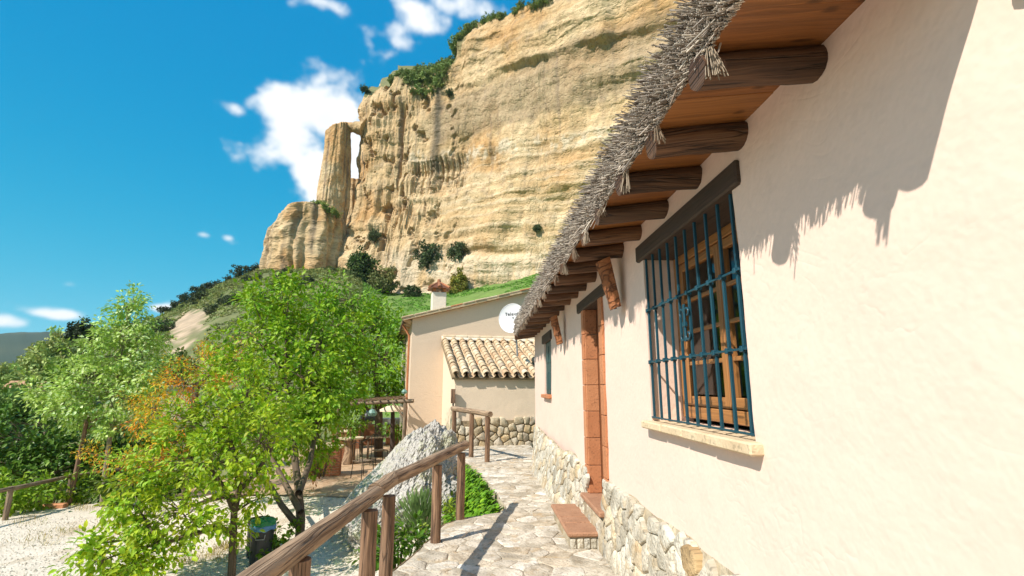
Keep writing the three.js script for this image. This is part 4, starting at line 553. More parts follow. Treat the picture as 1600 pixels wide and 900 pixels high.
  // little bundles tied under the eave at each rafter end
  const bun = (seed) => { const b = rng(seed), o = []; for (let i = 0; i < 22; i++) { const a = b() * 6.28, r = 0.026 * Math.sqrt(b()), r2 = r * (1.2 + b()); o.push(tube([V(Math.cos(a) * r, 0.03, Math.sin(a) * r), V(Math.cos(a) * r2 - 0.01, -0.05, Math.sin(a) * r2), V(Math.cos(a) * r2 * 1.4 - 0.02, -0.10 - 0.05 * b(), Math.sin(a) * r2 * 1.4)], 0.0035, 4, 0, false)); } return mergeGeometries(o); };
  const bg = [bun(1), bun(2), bun(3)], bm = [std({ color: lin(0.36, 0.29, 0.21) }), std({ color: lin(0.27, 0.2, 0.135) })];
  RZ.forEach((z, i) => { if (z > -11 && z < -1.4) { const m = obj('straw_bundle', bg[i % 3], bm[i % 2], house); m.position.set(0.775, 2.625, z + 0.075); m.rotation.y = i * 1.3; m.scale.set(0.55, 0.35 + 0.35 * R(), 0.55); } });
}
// half-round cork pieces on the wall
function corkLamp(name, label, p, len) { const t = thing(name, label, 'wall lamp', [p.x, p.y, p.z], 0, undefined); const g = [], n = 12; const out = sheet(14, 14, (u, v) => { const a = lerp(-1.5, 1.5, u), r = 0.108 * (1 - 0.25 * v) * (1 + 0.2 * fbm(a * 2, v * 5, p.z, 3)); return [-0.01 - Math.cos(a) * r, len * (0.5 - v) - 0.02 * Math.cos(a), Math.sin(a) * r, a * 0.06, v * len]; }); const inn = sheet(14, 14, (u, v) => { const a = lerp(1.5, -1.5, u), r = 0.088 * (1 - 0.25 * v); return [-0.008 - Math.cos(a) * r, len * (0.5 - v) - 0.01, Math.sin(a) * r, a * 0.06, v * len]; }); obj('shade', [out, inn], M.cork, t); obj('bracket', [bx(-0.03, -0.02, -0.01, 0.0, 0.02, 0.01)], M.darkIron, t); t.rotation.z = 0.2; return t; }
{ const a = onX(960, 441, 1.13), b = onX(875, 514, 1.13); corkLamp('wall_lamp', 'rust brown cork bark wall lamp between the barred window and the door', a, 0.42); corkLamp('wall_lamp', 'smaller rust brown cork bark wall lamp beyond the door, near the green shuttered window', b, 0.40); }
{ // step before the door
  const s = thing('door_step', 'low terracotta topped masonry step on the path before the door', 'step', [0.98, 0, -5.45]), rnd = rng(8);
  obj('step_base', bx(-0.115, -0.01, -0.60, 0.20, 0.132, 0.50, 0.012), M.mortar, s);
  const zz = [0.535, 0.17, -0.06, -0.66]; for (let k = 0; k < 3; k++) obj('tile', bx(-0.145 + 0.008 * rnd(), 0.107, zz[k] - 0.009, 0.205, 0.148 + 0.004 * rnd(), zz[k + 1] + 0.009, 0.014), M.stepClay, s);
  for (let k = 0; k < 5; k++) obj('stone', stoneGeo([[-0.12 + k * 0.065, 0.0], [-0.058 + k * 0.065, 0.0], [-0.058 + k * 0.065, 0.1], [-0.12 + k * 0.065, 0.1]], (a, b, h) => [a, b, 0.5 + h], 0.005, 0.014, rnd), M.plinthStones[k % 3], s);
}
// ---------------------------------------------------------------- the neighbouring house with its tiled annex
const NA = THREE.MathUtils.degToRad(11), NO = V(-0.66, 0, -13.1);
const neighbour = thing('neighbour_house', 'ochre plastered house with tiled lean-to annex and chimney, beyond the end of the path', 'house', [NO.x, 0, NO.z], NA);
// its own axes: x to the right along the front, z towards the viewer
{
  const rnd = rng(121), h = neighbour, D = -2.75, AW = 3.2, eave = 1.72, ridge = 2.93, x0 = -1.02, L = -10.5, wall = [];
  const rl = (x) => 3.60 + (x - x0) * 0.272;   // roofline of the tall gable
  const flat = (pts, z, ux) => { const s = new THREE.Shape(pts.map((p) => new THREE.Vector2(...p))); const g = new THREE.ShapeGeometry(s); g.translate(0, 0, z); return boxUV(g); };
  obj('wall', [flat([[x0, -2], [7, -2], [7, rl(7)], [x0, rl(x0)]], D), boxUV(new THREE.PlaneGeometry(-L + D, 5.7).rotateY(-Math.PI / 2).translate(x0, 0.75, (D + L) / 2)), flat([[x0, -2], [7, -2], [7, rl(7)], [x0, rl(x0)]], L)], M.farStucco, h);
  const annex = new THREE.Group(); annex.name = 'annex'; h.add(annex);
  obj('wall', [boxUV(sheet(60, 40, (u, v) => [lerp(-0.005, AW, u), lerp(-0.3, eave + 0.02, v), 0.012 * fbm(u * 5, v * 3, 4, 3), u * AW, v * 2])), flat([[0, -1.5], [0, eave], [D, ridge - 0.06], [D, -1.5]].map(([a, b]) => [a, b]), 0).rotateY(-Math.PI / 2).translate(-0.006, 0, 0).scale(1, 1, 1)], M.annexStucco, annex);
  // stone footing of the annex
  const seeds = jittered(-0.1, -0.05, AW, 0.66, 0.205, 0.18, 0.8, rnd), polys = cells(seeds, -0.02, -0.1, AW, 0.72, 0.9);
  obj('joints', bx(-0.02, -0.3, 0, AW, 0.63, 0.022), M.darkMortar, annex);
  polys.forEach((p, i) => { if (p.length < 3 || seeds[i][1] > 0.62) return; const k = rnd(); obj('stone', stoneGeo(p, (a, b, hh) => [a, b, 0.024 + hh], 0.011, 0.04 + 0.02 * rnd(), rnd, 0.02), M.annexStones[k < 0.3 ? 0 : k < 0.55 ? 1 : k < 0.75 ? 2 : 3], annex); });
  // lean-to roof: barrel tiles laid one by one
  const roof = new THREE.Group(); roof.name = 'roof'; h.add(roof); const zE = 0.08, yE = eave + 0.03, len = Math.hypot(zE - D, ridge - yE), sl = Math.atan2(ridge - yE, zE - D);
  obj('roof_slab', boxUV(new THREE.BoxGeometry(AW + 0.1, 0.05, len)).rotateX(sl).translate((AW - 0.1) / 2, (yE + ridge) / 2 - 0.045, (zE + D) / 2), M.darkMortar, roof);
  const barrel = (r0, r1, l, th, up) => { const P = []; const s = sheet(10, 1, (u, v) => { const a = lerp(-0.5, 0.5, u) * Math.PI * 0.98, r = lerp(r0, r1, v); return [Math.sin(a) * r, up * (Math.cos(a) * r - r * 0.25), -v * l, a * r, v * l]; }); const s2 = sheet(10, 1, (u, v) => { const a = lerp(0.5, -0.5, u) * Math.PI * 0.98, r = lerp(r0, r1, v) - th; return [Math.sin(a) * r, up * (Math.cos(a) * r - r * 0.25), -v * l, a * r, v * l]; }); const lip = sheet(10, 1, (u, v) => { const a = lerp(-0.5, 0.5, u) * Math.PI * 0.98, r = r0 - th * v; return [Math.sin(a) * r, up * (Math.cos(a) * r - r0 * 0.25), 0, a * r, v * th]; }); return mergeGeometries([s, s2, lip]); };
  const cover = barrel(0.098, 0.080, 0.33, 0.014, 1), pan = barrel(0.105, 0.09, 0.33, 0.014, -1), rows = 13, pitch = 0.272, stp = len / rows;
  for (let c = 0; c < 12; c++) for (let r = 0; r < rows; r++) for (const k of [0, 1]) {
    if (k && c === 11) continue; const x = 0.0 + c * pitch + (k ? pitch / 2 : 0), d = r * stp, m = obj('tile', k ? pan : cover, M.roofTiles[Math.floor(rnd() * rnd() * 6)], roof);
    m.position.set(x + 0.012 * (rnd() - 0.5), yE + Math.sin(sl) * d + (k ? 0.035 : 0.075) + 0.012 * rnd(), zE + 0.06 - Math.cos(sl) * d + 0.03 * (rnd() - 0.5)); m.rotation.set(sl - 0.045, 0.05 * (rnd() - 0.5), 0.06 * (rnd() - 0.5));
  }
  obj('ridge_mortar', boxUV(sheet(40, 8, (u, v) => { const a = v * Math.PI / 2; return [lerp(-0.1, AW, u), ridge + 0.03 + 0.13 * Math.sin(a) + 0.01 * fbm(u * 20, v, 2, 2), D + 0.01 + 0.16 * Math.cos(a)]; })), M.whiteStucco, roof);
  for (let k = 0; k < 8; k++) { const g = tube([V(-0.05 + k * 0.4, ridge + 0.115, D + 0.06), V(0.33 + k * 0.4, ridge + 0.122, D + 0.06)], [0.075, 0.082], 10, 0.02, true, k); obj('ridge_tile', g, k % 3 ? M.roofTiles[3] : M.roofTiles[1], roof); }
  // tall roof: slab, verge tiles, brown boarded eave on the left
  const slope = Math.atan(0.272), g = new THREE.BoxGeometry(9, 0.07, -L + D + 0.2); g.rotateZ(slope); const top = new THREE.Group(); top.name = 'upper_roof'; h.add(top);
  obj('roof_slab', boxUV(g).translate(x0 - 0.30 + 4.5 * Math.cos(slope), rl(x0 - 0.3) + 4.5 * Math.sin(slope) + 0.045, (D + L) / 2 + 0.1), M.roofTiles[0], top);
  const vt = bx(-0.19, -0.022, -0.11, 0.19, 0.022, 0.11, 0.01); for (let k = 0; k < 22; k++) { const x = x0 - 0.16 + k * 0.385; const m = obj('verge_tile', vt, [M.roofTiles[1], M.roofTiles[3], M.clay[1], M.roofTiles[0]][Math.floor(rnd() * 4)], top); m.position.set(x, rl(x) + 0.105 + 0.008 * rnd(), D + 0.10 + 0.02 * rnd()); m.rotation.z = slope + 0.03 * (rnd() - 0.5); }
  for (let k = 0; k < 20; k++) { const x = x0 - 0.1 + k * 0.41; const m = obj('corbel_tile', cover, M.clay[k % 3], top); m.position.set(x, rl(x) + 0.03, D + 0.13); m.rotation.set(Math.PI * 0, 0, slope + Math.PI); m.scale.set(0.9, 0.5, 0.5); }
  for (let k = 0; k < 16; k++) { const m = obj('eave_tile', pan, M.roofTiles[k % 6], top); m.position.set(x0 - 0.30, rl(x0 - 0.3) + 0.09, D - 0.1 - k * 0.26); m.rotation.set(-slope, -Math.PI / 2, 0, 'YXZ'); }
  obj('eave_board', bx(x0 - 0.30, rl(x0) - 0.12, L + 0.2, x0 - 0.27, rl(x0) - 0.02, D + 0.06), M.darkWood, top);
  for (let k = 0; k < 10; k++) obj('eave_rafter', bx(x0 - 0.27, rl(x0) - 0.10, D - 0.3 - k * 0.7, x0 + 0.02, rl(x0) - 0.03, D - 0.4 - k * 0.7), M.darkWood, top);
  obj('downpipe', tube([V(x0 - 0.27, rl(x0) - 0.10, D - 0.7), V(x0 - 0.05, rl(x0) - 0.45, D - 0.7), V(x0 - 0.05, 0.6, D - 0.7), V(x0 - 0.05, -1.6, D - 0.7)], 0.035, 8), M.clay[2], h);
  // chimney with its tiled hood
  const ch = new THREE.Group(); ch.name = 'chimney'; h.add(ch); const cx = -0.16, cz = D - 0.55, cw = 0.235, cb = 3.4, ct = 4.58;
  obj('shaft', bx(cx - cw, cb, cz - cw, cx + cw, ct, cz + cw, 0.02), M.whiteStucco, ch);
  for (const [a, b] of [[-1, -1], [1, -1], [-1, 1], [1, 1]]) obj('pier', bx(cx + a * 0.16 - 0.055, ct, cz + b * 0.16 - 0.055, cx + a * 0.16 + 0.055, ct + 0.13, cz + b * 0.16 + 0.055, 0.01), M.clay[2], ch);
  obj('hood', boxUV(new THREE.ConeGeometry(0.50, 0.30, 4).rotateY(Math.PI / 4).translate(cx, ct + 0.27, cz)), M.doorWood, ch);
  for (let k = 0; k < 4; k++) { const a = k * Math.PI / 2 + Math.PI / 4, m = obj('hip_tile', tube([V(0.05, 0.20, 0), V(0.46, -0.01, 0)], [0.03, 0.045], 8), [M.clay[0], M.brick, M.brick, M.clay[2]][k], ch); m.position.set(cx, ct + 0.16, cz); m.rotation.y = a; }
  for (let k = 0; k < 4; k++) { const m = obj('hood_tile', tube([V(0.10, 0.17, 0), V(0.33, 0.0, 0)], [0.05, 0.07], 8), M.brick, ch); m.position.set(cx, ct + 0.15, cz); m.rotation.y = k * Math.PI / 2; }
  obj('finial', boxUV(new THREE.CylinderGeometry(0.05, 0.09, 0.15, 10).translate(cx, ct + 0.40, cz)), M.brick, ch);
}
const nb = (x, y, z) => V(x, y, z).applyAxisAngle(V(0, 1, 0), NA).add(NO);
{ // satellite dish with its lettering
  const c = at(800, 497, 13.6), f = onX; const d = thing('satellite_dish', 'white satellite dish with dark lettering behind the low end of the thatch', 'satellite dish', [c.x, c.y, c.z]);
  const r = 0.375, face = V(-0.34, 0.18, 1).normalize(); const q = new THREE.Quaternion().setFromUnitVectors(V(0, 0, 1), face);
  const prof = (s) => -0.10 * (1 - s * s); const bowl = [sheet(48, 10, (u, v) => { const a = u * Math.PI * 2; return [Math.cos(a) * r * v, Math.sin(a) * r * 1.12 * v, prof(v)]; }), sheet(48, 10, (u, v) => { const a = u * Math.PI * 2, s = v * 1.02; return [Math.cos(a) * r * s, Math.sin(a) * r * 1.12 * s, prof(v) - 0.008]; }), new THREE.TorusGeometry(r * 1.01, 0.008, 6, 48).scale(1, 1.12, 1)];
  const b = obj('reflector', bowl.map((g) => boxUV(g)), M.whitePaint, d); b.quaternion.copy(q);
  const font = await new FontLoader().loadAsync('fonts/droid/droid_sans_bold.typeface.json');
  const tg = new TextGeometry('Televes', { font, size: 0.088, depth: 0.004, curveSegments: 4 }); tg.computeBoundingBox(); tg.translate(-tg.boundingBox.max.x / 2, 0.10, 0); const tp = tg.attributes.position; for (let i = 0; i < tp.count; i++) { const s = Math.hypot(tp.getX(i) / r, tp.getY(i) / (r * 1.12)); tp.setZ(i, tp.getZ(i) + prof(Math.min(s, 1)) + 0.004); } const t = obj('lettering', tg, M.ink, d); t.quaternion.copy(q);
  obj('feed_arm', tube([V(0.05, -0.40, 0), V(0.18, -0.42, 0.2), V(0.26, -0.28, 0.42)], 0.014, 8), M.greyMetal, d); obj('feed_horn', boxUV(new THREE.CylinderGeometry(0.035, 0.03, 0.10, 12).rotateX(1.2).translate(0.26, -0.26, 0.43)), M.greyMetal, d);
  obj('mast', tube([V(0.03, 0.05, -0.10), V(0.12, -0.35, -0.14), V(0.16, -1.05, -0.14)], 0.024, 8), M.greyMetal, d);
}
{ // slim post with a box against the annex corner
  const p = nb(-0.06, 0, 0.10), t = thing('meter_post', 'slim dark post with a small box on top against the annex corner', 'post', [p.x, 0, p.z]); obj('pole', tube([V(0, -0.1, 0), V(0, 1.10, 0)], 0.022, 8), M.darkIron, t); obj('box', bx(-0.06, 1.08, -0.04, 0.05, 1.44, 0.05, 0.008), M.post, t);
}
// ---------------------------------------------------------------- handrails of round logs
{
  const t = thing('handrail', 'round log handrail on timber posts along the left edge of the stone path', 'handrail', [-0.6, 0, -3.4]), o = V(-0.6, 0, -3.4), P = (x, y, h) => onY(x, y, h).sub(o);
  const j = P(600, 757, 0.775), e2 = P(724, 697, 0.785), n1 = P(484, 838, 0.75); const dir = n1.clone().sub(j), near = j.clone().addScaledVector(dir, 2.0); near.y = 0.70;
  const jj = j.clone().addScaledVector(dir.clone().normalize(), 0.06);
  const r1 = P(590, 768, 0.77);
  obj('rail', log(r1.toArray(), near.toArray(), 0.050, 0.058, 2, 18, 0.07, 40), M.rail, t);
  const mid = P(611, 750, 0.785), e2b = e2.clone().add(e2.clone().sub(mid).normalize().multiplyScalar(0.08));
  obj('rail', log(r1.clone().add(V(-0.015, 0.012, 0.03)).toArray(), mid.toArray(), 0.054, 0.056, 5, 16, 0.05, 10), M.rail, t); obj('rail', log(mid.clone().add(V(-0.02, -0.004, 0.03)).toArray(), e2b.toArray(), 0.054, 0.056, 3, 16, 0.06, 30), M.rail, t);
  const post = (x, y, h, r, s) => { const p = P(x, y, h); obj('post', log([p.x, -0.35, p.z], [p.x, h - 0.03, p.z], r, r * 0.94, s, 14, 0.04, 12), M.post, t); };
  post(471, 862, 0.72, 0.052, 11); post(579, 790, 0.73, 0.054, 12); post(608, 768, 0.745, 0.050, 13); post(684, 722, 0.75, 0.052, 14); post(721, 704, 0.755, 0.052, 15); post(250, 1010, 0.70, 0.054, 16);
  const f = thing('handrail', 'short log handrail of three posts before the stone footed annex wall', 'handrail', [0.08, 0, -9.75]), q = V(0.08, 0, -9.75);
  const a = onY(766, 647.5, 0.94).sub(q), b = V(-0.74, 0.99, -2.35); obj('rail', log(a.toArray(), b.toArray(), 0.058, 0.06, 4, 16, 0.05, 20), M.rail, f);
  for (const [k, s] of [[0.06, 21], [0.45, 22], [0.95, 23]]) { const p = a.clone().lerp(b, k); obj('post', log([p.x, -0.3, p.z], [p.x, p.y - 0.03, p.z], 0.055, 0.052, s, 14, 0.04), M.post, f); }
}
{ // the big grey rock between yard and path
  const c = at(640, 742, 10.6), rnd = rng(5), t = thing('boulder', 'large pitted grey rock rising between the yard and the path railing', 'rock', [-1.72, -0.9, -10.9]);
  const g = mergeVertices(new THREE.IcosahedronGeometry(1, 70).deleteAttribute('uv').deleteAttribute('normal')), p = g.attributes.position; const o = t.position;
  for (let i = 0; i < p.count; i++) { let x = p.getX(i), y = p.getY(i), z = p.getZ(i); const q = 1 + 0.13 * fbm(x * 1.6, y * 1.6, z * 1.6 + 3, 4) * 2 + 0.13 * fbm(x * 5, y * 5, z * 5, 4) - 0.06 * Math.abs(fbm(x * 14, y * 14, z * 14, 3)) * 2; x *= q; y *= q; z *= q; const pk = Math.max(0, y); p.setXYZ(i, x * (x < 0 ? 1.0 : 1.42) * (1 - 0.30 * pk) + 0.50 * pk, y * 1.56 * (y < 0 ? 0.7 : 1) + 0.22 * x * pk, z * 1.75 * (1 - 0.3 * pk) - 0.35 * pk); }
  const gg = boxUV(g); const gm = mergeVertices(gg, 1e-4); gm.computeVertexNormals(); obj('rock', gm, M.boulder, t).name = 'rock';
}
// ---------------------------------------------------------------- bins
{
  const bin = (x, y, label, bags) => { const p = at(x, y, 9.3); const b = thing('litter_bin', label, 'bin', [p.x, yardH(p.x, p.z) - 0.02, p.z]); b.scale.set(0.80, 0.92, 0.80);
    obj('body', boxUV(new THREE.LatheGeometry([[0, 0.01], [0.19, 0.01], [0.20, 0.04], [0.235, 0.66], [0.25, 0.67], [0.255, 0.72], [0.235, 0.72], [0.225, 0.66], [0.0, 0.60]].map((q) => new THREE.Vector2(...q)), 28)), M.blackPlastic, b);
    obj('handle', tube([V(-0.02, 0.60, 0.245), V(-0.02, 0.53, 0.275), V(0.14, 0.53, 0.245), V(0.14, 0.60, 0.21)], 0.010, 6), M.greyMetal, b);
    const bag = (r, y0, y1, m, s, n) => obj(n, boxUV(sheet(40, 14, (u, v) => { const a = u * Math.PI * 2, k = 1 + 0.10 * fbm(Math.cos(a) * 3 + s, v * 4, Math.sin(a) * 3, 3); return [Math.cos(a) * r * k * (v < 0.6 ? 1 : 1 - (v - 0.6) * 2.2), lerp(y0, y1, Math.min(v, 0.7) / 0.7) + 0.05 * fbm(Math.cos(a) * 2, v * 3, Math.sin(a) * 2 + s, 3), Math.sin(a) * r * k * (v < 0.6 ? 1 : 1 - (v - 0.6) * 2.2)]; })), m, b);
    if (bags) { bag(0.262, 0.66, 0.75, M.blueBag, 3, 'blue_liner'); bag(0.25, 0.70, 0.83, M.greenBag, 8, 'green_liner'); } return b; };
  bin(408, 856, 'black litter bin lined with green and blue bags behind the log handrail', true);
  const b2 = bin(392, 838, 'plain black bin standing behind the bin with the green bag', false); b2.position.x -= 0.05; b2.position.z -= 0.42;
}
// ---------------------------------------------------------------- fence, lamp and stake at the yard's far side
{
  const f = thing('yard_fence', 'low rustic log fence along the far left edge of the gravel yard', 'fence', [-10.5, -1.5, -13.8]), o = f.position, G = (x, y) => { const p = onY(x, y, -1.5); return p.sub(o); };
  const pts = [[-90, 838], [8, 812], [105, 786], [186, 772], [262, 762]].map(([x, y]) => G(x, y)); pts.forEach((p, i) => obj('post', log([p.x, -0.3, p.z], [p.x, 0.72, p.z], 0.06, 0.055, 30 + i, 10, 0.05), M.greyWood, f));
  for (let i = 0; i < pts.length - 1; i++) obj('rail', log([pts[i].x, 0.66, pts[i].z], [pts[i + 1].x, 0.68, pts[i + 1].z], 0.052, 0.045, 40 + i, 10, 0.06), M.greyWood, f);
  const p = onY(112, 787, -1.5), l = thing('lamp_post', 'brown timber lamp post with a hanging glass lantern behind the log fence', 'lamp post', [p.x, -1.5, p.z + 0.1]);
  obj('pole', log([0, -0.3, 0], [0.12, 2.2, 0], 0.06, 0.05, 51, 10, 0.04), M.post, l); obj('arm', log([0.1, 2.05, 0], [0.56, 2.2, 0.02], 0.03, 0.025, 52, 8, 0.04), M.post, l); obj('brace', log([0.11, 1.75, 0], [0.36, 2.12, 0.01], 0.02, 0.018, 53, 8, 0.04), M.post, l);
  const lan = obj('lantern', [boxUV(new THREE.CylinderGeometry(0.10, 0.065, 0.20, 6).translate(0.52, 1.86, 0.02))], M.blueTint, l); obj('cap', boxUV(new THREE.ConeGeometry(0.12, 0.10, 6).translate(0.52, 2.01, 0.02)), M.darkIron, lan); obj('chain', tube([V(0.52, 2.05, 0.02), V(0.52, 2.19, 0.02)], 0.008, 5), M.darkIron, lan);
  const cst = onY(95, 791, -1.5), c = thing('kerb_stone', 'low clay block at the foot of the lamp post', 'block', [cst.x, -1.5, cst.z + 0.15]); obj('block', bx(-0.28, -0.02, -0.08, 0.24, 0.10, 0.08, 0.02), M.clay[1], c);
}
// ---------------------------------------------------------------- terrace: planters, tables, chairs, barbecue, pergola
const TY = -1.0;
const tAt = (x, y) => { const p = onY(x, y, TY); return [p.x, TY, p.z]; };
{
  const planter = (x, y, w, h, d, label) => { const p = tAt(x, y), t = thing('brick_planter', label, 'planter', p, 0.15), rnd = rng(Math.round(x)); obj('core', bx(-w / 2 + 0.02, -0.05, -d / 2 + 0.02, w / 2 - 0.02, h - 0.03, d / 2 - 0.02), M.mortar, t); const b = []; const rows = Math.floor(h / 0.075); for (let r = 0; r < rows; r++) { const n = Math.max(2, Math.round(w / 0.22)), m = Math.max(2, Math.round(d / 0.22)); for (let k = 0; k < n; k++) for (const s of [1, -1]) b.push(bx(-w / 2 + (k * w) / n + 0.006, r * 0.075, s * (d / 2 - 0.1) - 0.09, -w / 2 + ((k + 1) * w) / n - 0.006, r * 0.075 + 0.062, s * (d / 2 - 0.1) + 0.09 + 0.008 * rnd(), 0.006)); for (let k = 0; k < m; k++) for (const s of [1, -1]) b.push(bx(s * (w / 2 - 0.1) - 0.085, r * 0.075, -d / 2 + (k * d) / m + 0.105, s * (w / 2 - 0.1) + 0.1, r * 0.075 + 0.062, -d / 2 + ((k + 1) * d) / m - 0.1, 0.006)); } const s = obj('brickwork', b, M.brick, t); s.userData.kind = 'stuff'; obj('coping', bx(-w / 2 - 0.03, h - 0.03, -d / 2 - 0.03, w / 2 + 0.03, h + 0.02, d / 2 + 0.03, 0.01), M.cream, t); return t; };
  planter(506, 742, 0.9, 0.78, 0.5, 'red brick planter with pale coping at the edge of the gravel yard');
  planter(530, 722, 0.42, 1.02, 0.42, 'tall brick pillar next to the log table on the terrace');
  planter(540, 700, 1.1, 0.85, 0.5, 'red brick planter behind the pillar at the back of the terrace');
  const lt = thing('log_table', 'pale round topped table on a log trunk beside the brick pillar', 'table', tAt(546, 724)); obj('table_top', boxUV(new THREE.CylinderGeometry(0.42, 0.40, 0.055, 28).translate(0, 0.80, 0)), M.cream, lt); obj('trunk', tube([V(-0.05, 0, 0), V(0, 0.4, 0), V(-0.02, 0.78, 0)], [0.21, 0.17, 0.2], 14, 0.1, true, 3), M.rail, lt);
  const chair = (x, y, turn, label) => { const c = thing('metal_chair', label, 'chair', tAt(x, y), turn); for (const [a, b] of [[-0.19, 0.19], [0.19, 0.19], [-0.19, -0.19], [0.19, -0.19]]) obj('leg', tube([V(a * 1.15, 0, b * 1.15), V(a, 0.45, b)], 0.012, 6), M.darkIron, c); obj('seat', bx(-0.21, 0.44, -0.21, 0.21, 0.462, 0.21), M.greyWood, c); obj('backrest', [tube([V(-0.19, 0.45, -0.19), V(-0.20, 0.9, -0.25), V(0, 0.98, -0.27), V(0.20, 0.9, -0.25), V(0.19, 0.45, -0.19)], 0.012, 6), ...[-0.1, 0, 0.1].map((q) => tube([V(q, 0.46, -0.2), V(q, 0.94, -0.26)], 0.007, 5))], M.darkIron, c); return c; };
  chair(566, 746, 2.5, 'dark metal chair with slatted wooden seat nearest the boulder'); chair(592, 726, 0.6, 'dark metal chair half hidden by the boulder beside the slatted table');
  const st = thing('slatted_table', 'weathered slatted table among the chairs on the shaded terrace', 'table', tAt(604, 716), 0.2); for (let k = 0; k < 7; k++) obj('slat', bx(-0.75, 0.72, -0.40 + k * 0.115, 0.75, 0.75, -0.30 + k * 0.115), M.greyWood, st); for (const [a, b] of [[-0.65, -0.3], [0.65, -0.3], [-0.65, 0.3], [0.65, 0.3]]) obj('leg', bx(a - 0.03, 0, b - 0.03, a + 0.03, 0.72, b + 0.03), M.greyWood, st);
  const bq = thing('barbecue', 'brick barbecue counter with dark hood and steel grill under the pergola', 'barbecue', tAt(588, 694), 0.1); obj('counter', bx(-0.95, 0, -0.3, 0.0, 0.85, 0.35, 0.01), M.brick, bq); obj('counter', bx(0.42, 0, -0.3, 0.95, 0.85, 0.35, 0.01), M.brick, bq); obj('grill', bx(0.0, 0.80, -0.3, 0.98, 1.12, 0.3, 0.02), M.greyMetal, bq); obj('shelf', bx(-0.02, 0.35, -0.3, 0.44, 0.39, 0.33), M.greyWood, bq);
  const kp = bq.position, ov = thing('clay_oven', 'round dark dome oven on the brick barbecue counter', 'oven', [kp.x - 0.45, kp.y + 0.85, kp.z]); obj('dome', boxUV(new THREE.SphereGeometry(0.36, 24, 14, 0, Math.PI * 2, 0, Math.PI / 2).scale(1, 1.25, 0.85).translate(0, 0.16, 0)), M.blackPlastic, ov); obj('pot', boxUV(new THREE.CylinderGeometry(0.27, 0.20, 0.2, 20).translate(0, 0.1, 0.0)), M.cream, ov);
  // pergola
  const a = at(522, 632, 15.6), b = at(646, 626.5, 15.2), pg = thing('pergola', 'rustic pergola of thin logs over the terrace beside the ochre house', 'pergola', [b.x, TY, b.z]); const q = (v) => v.clone().sub(pg.position).toArray();
  obj('beam', log(q(a), q(b), 0.05, 0.06, 61, 10, 0.06), M.greyWood, pg); const a2 = a.clone().add(V(0.1, 0.05, -3.5)), b2 = b.clone().add(V(-0.3, 0.05, -3.5)); obj('beam', log(q(a2), q(b2), 0.05, 0.06, 62, 10, 0.06), M.greyWood, pg);
  for (const [p, s] of [[a.clone().lerp(b, 0.06), 63], [a.clone().lerp(b, 0.9), 64], [b2, 65], [a2, 66], [b.clone().lerp(b2, 0.4), 67]]) { const z = q(p); obj('post', log([z[0], -0.1, z[2]], [z[0], z[1] - 0.03, z[2]], 0.06, 0.055, s, 10, 0.07), M.greyWood, pg); }
  const br = q(a.clone().lerp(b, 0.9)); obj('brace', log([br[0], br[1] - 0.5, br[2]], [br[0] - 0.38, br[1] - 0.04, br[2]], 0.03, 0.03, 68, 8, 0.05), M.greyWood, pg);
  for (let k = 0; k < 9; k++) { const s = a.clone().lerp(b, 0.08 + k * 0.1), e = a2.clone().lerp(b2, 0.08 + k * 0.1); obj('cross_pole', log(q(s.add(V(0, 0.07, 0.2))), q(e.add(V(0, 0.07, -0.2))), 0.025, 0.02, 70 + k, 7, 0.08), M.greyWood, pg); }
  const ps = at(614, 641, 16.6), gl = at(582, 645, 16.0), l2 = at(632, 612, 15.1);
  const um = thing('parasol', 'small cream mushroom shaped parasol on a dark trunk by the ochre house', 'parasol', [ps.x, TY, ps.z]); const hY = ps.y - TY; obj('canopy', boxUV(new THREE.LatheGeometry([[0.0, 0.16], [0.2, 0.13], [0.42, 0.03], [0.44, -0.03], [0.40, -0.02], [0.2, 0.07], [0, 0.09]].map((p) => new THREE.Vector2(...p)), 24).translate(0, hY, 0)), M.cream, um); obj('pole', log([0.05, 0, 0], [0, hY + 0.05, 0], 0.09, 0.06, 80, 10, 0.1), M.darkWood, um);
  const lamp = (p, label, s) => { const t = thing('hanging_lantern', label, 'lantern', [p.x, p.y, p.z]); obj('glass', boxUV(new THREE.LatheGeometry([[0.02, -0.12], [0.13, -0.10], [0.17, 0.0], [0.10, 0.10], [0.03, 0.14]].map(([a, b]) => new THREE.Vector2(a * s, b * s)), 8)), M.greenGlass, t); obj('hook', tube([V(0, 0.13 * s, 0), V(0, 0.13 * s + 0.2, 0)], 0.008, 5), M.darkIron, t); obj('cap', boxUV(new THREE.ConeGeometry(0.06 * s, 0.08 * s, 8).translate(0, 0.16 * s, 0)), M.darkIron, t); };
  lamp(gl, 'wide green glass lantern hanging under the pergola beam', 0.9); lamp(l2, 'green lantern at the corner of the ochre house above the pergola', 0.55);
}
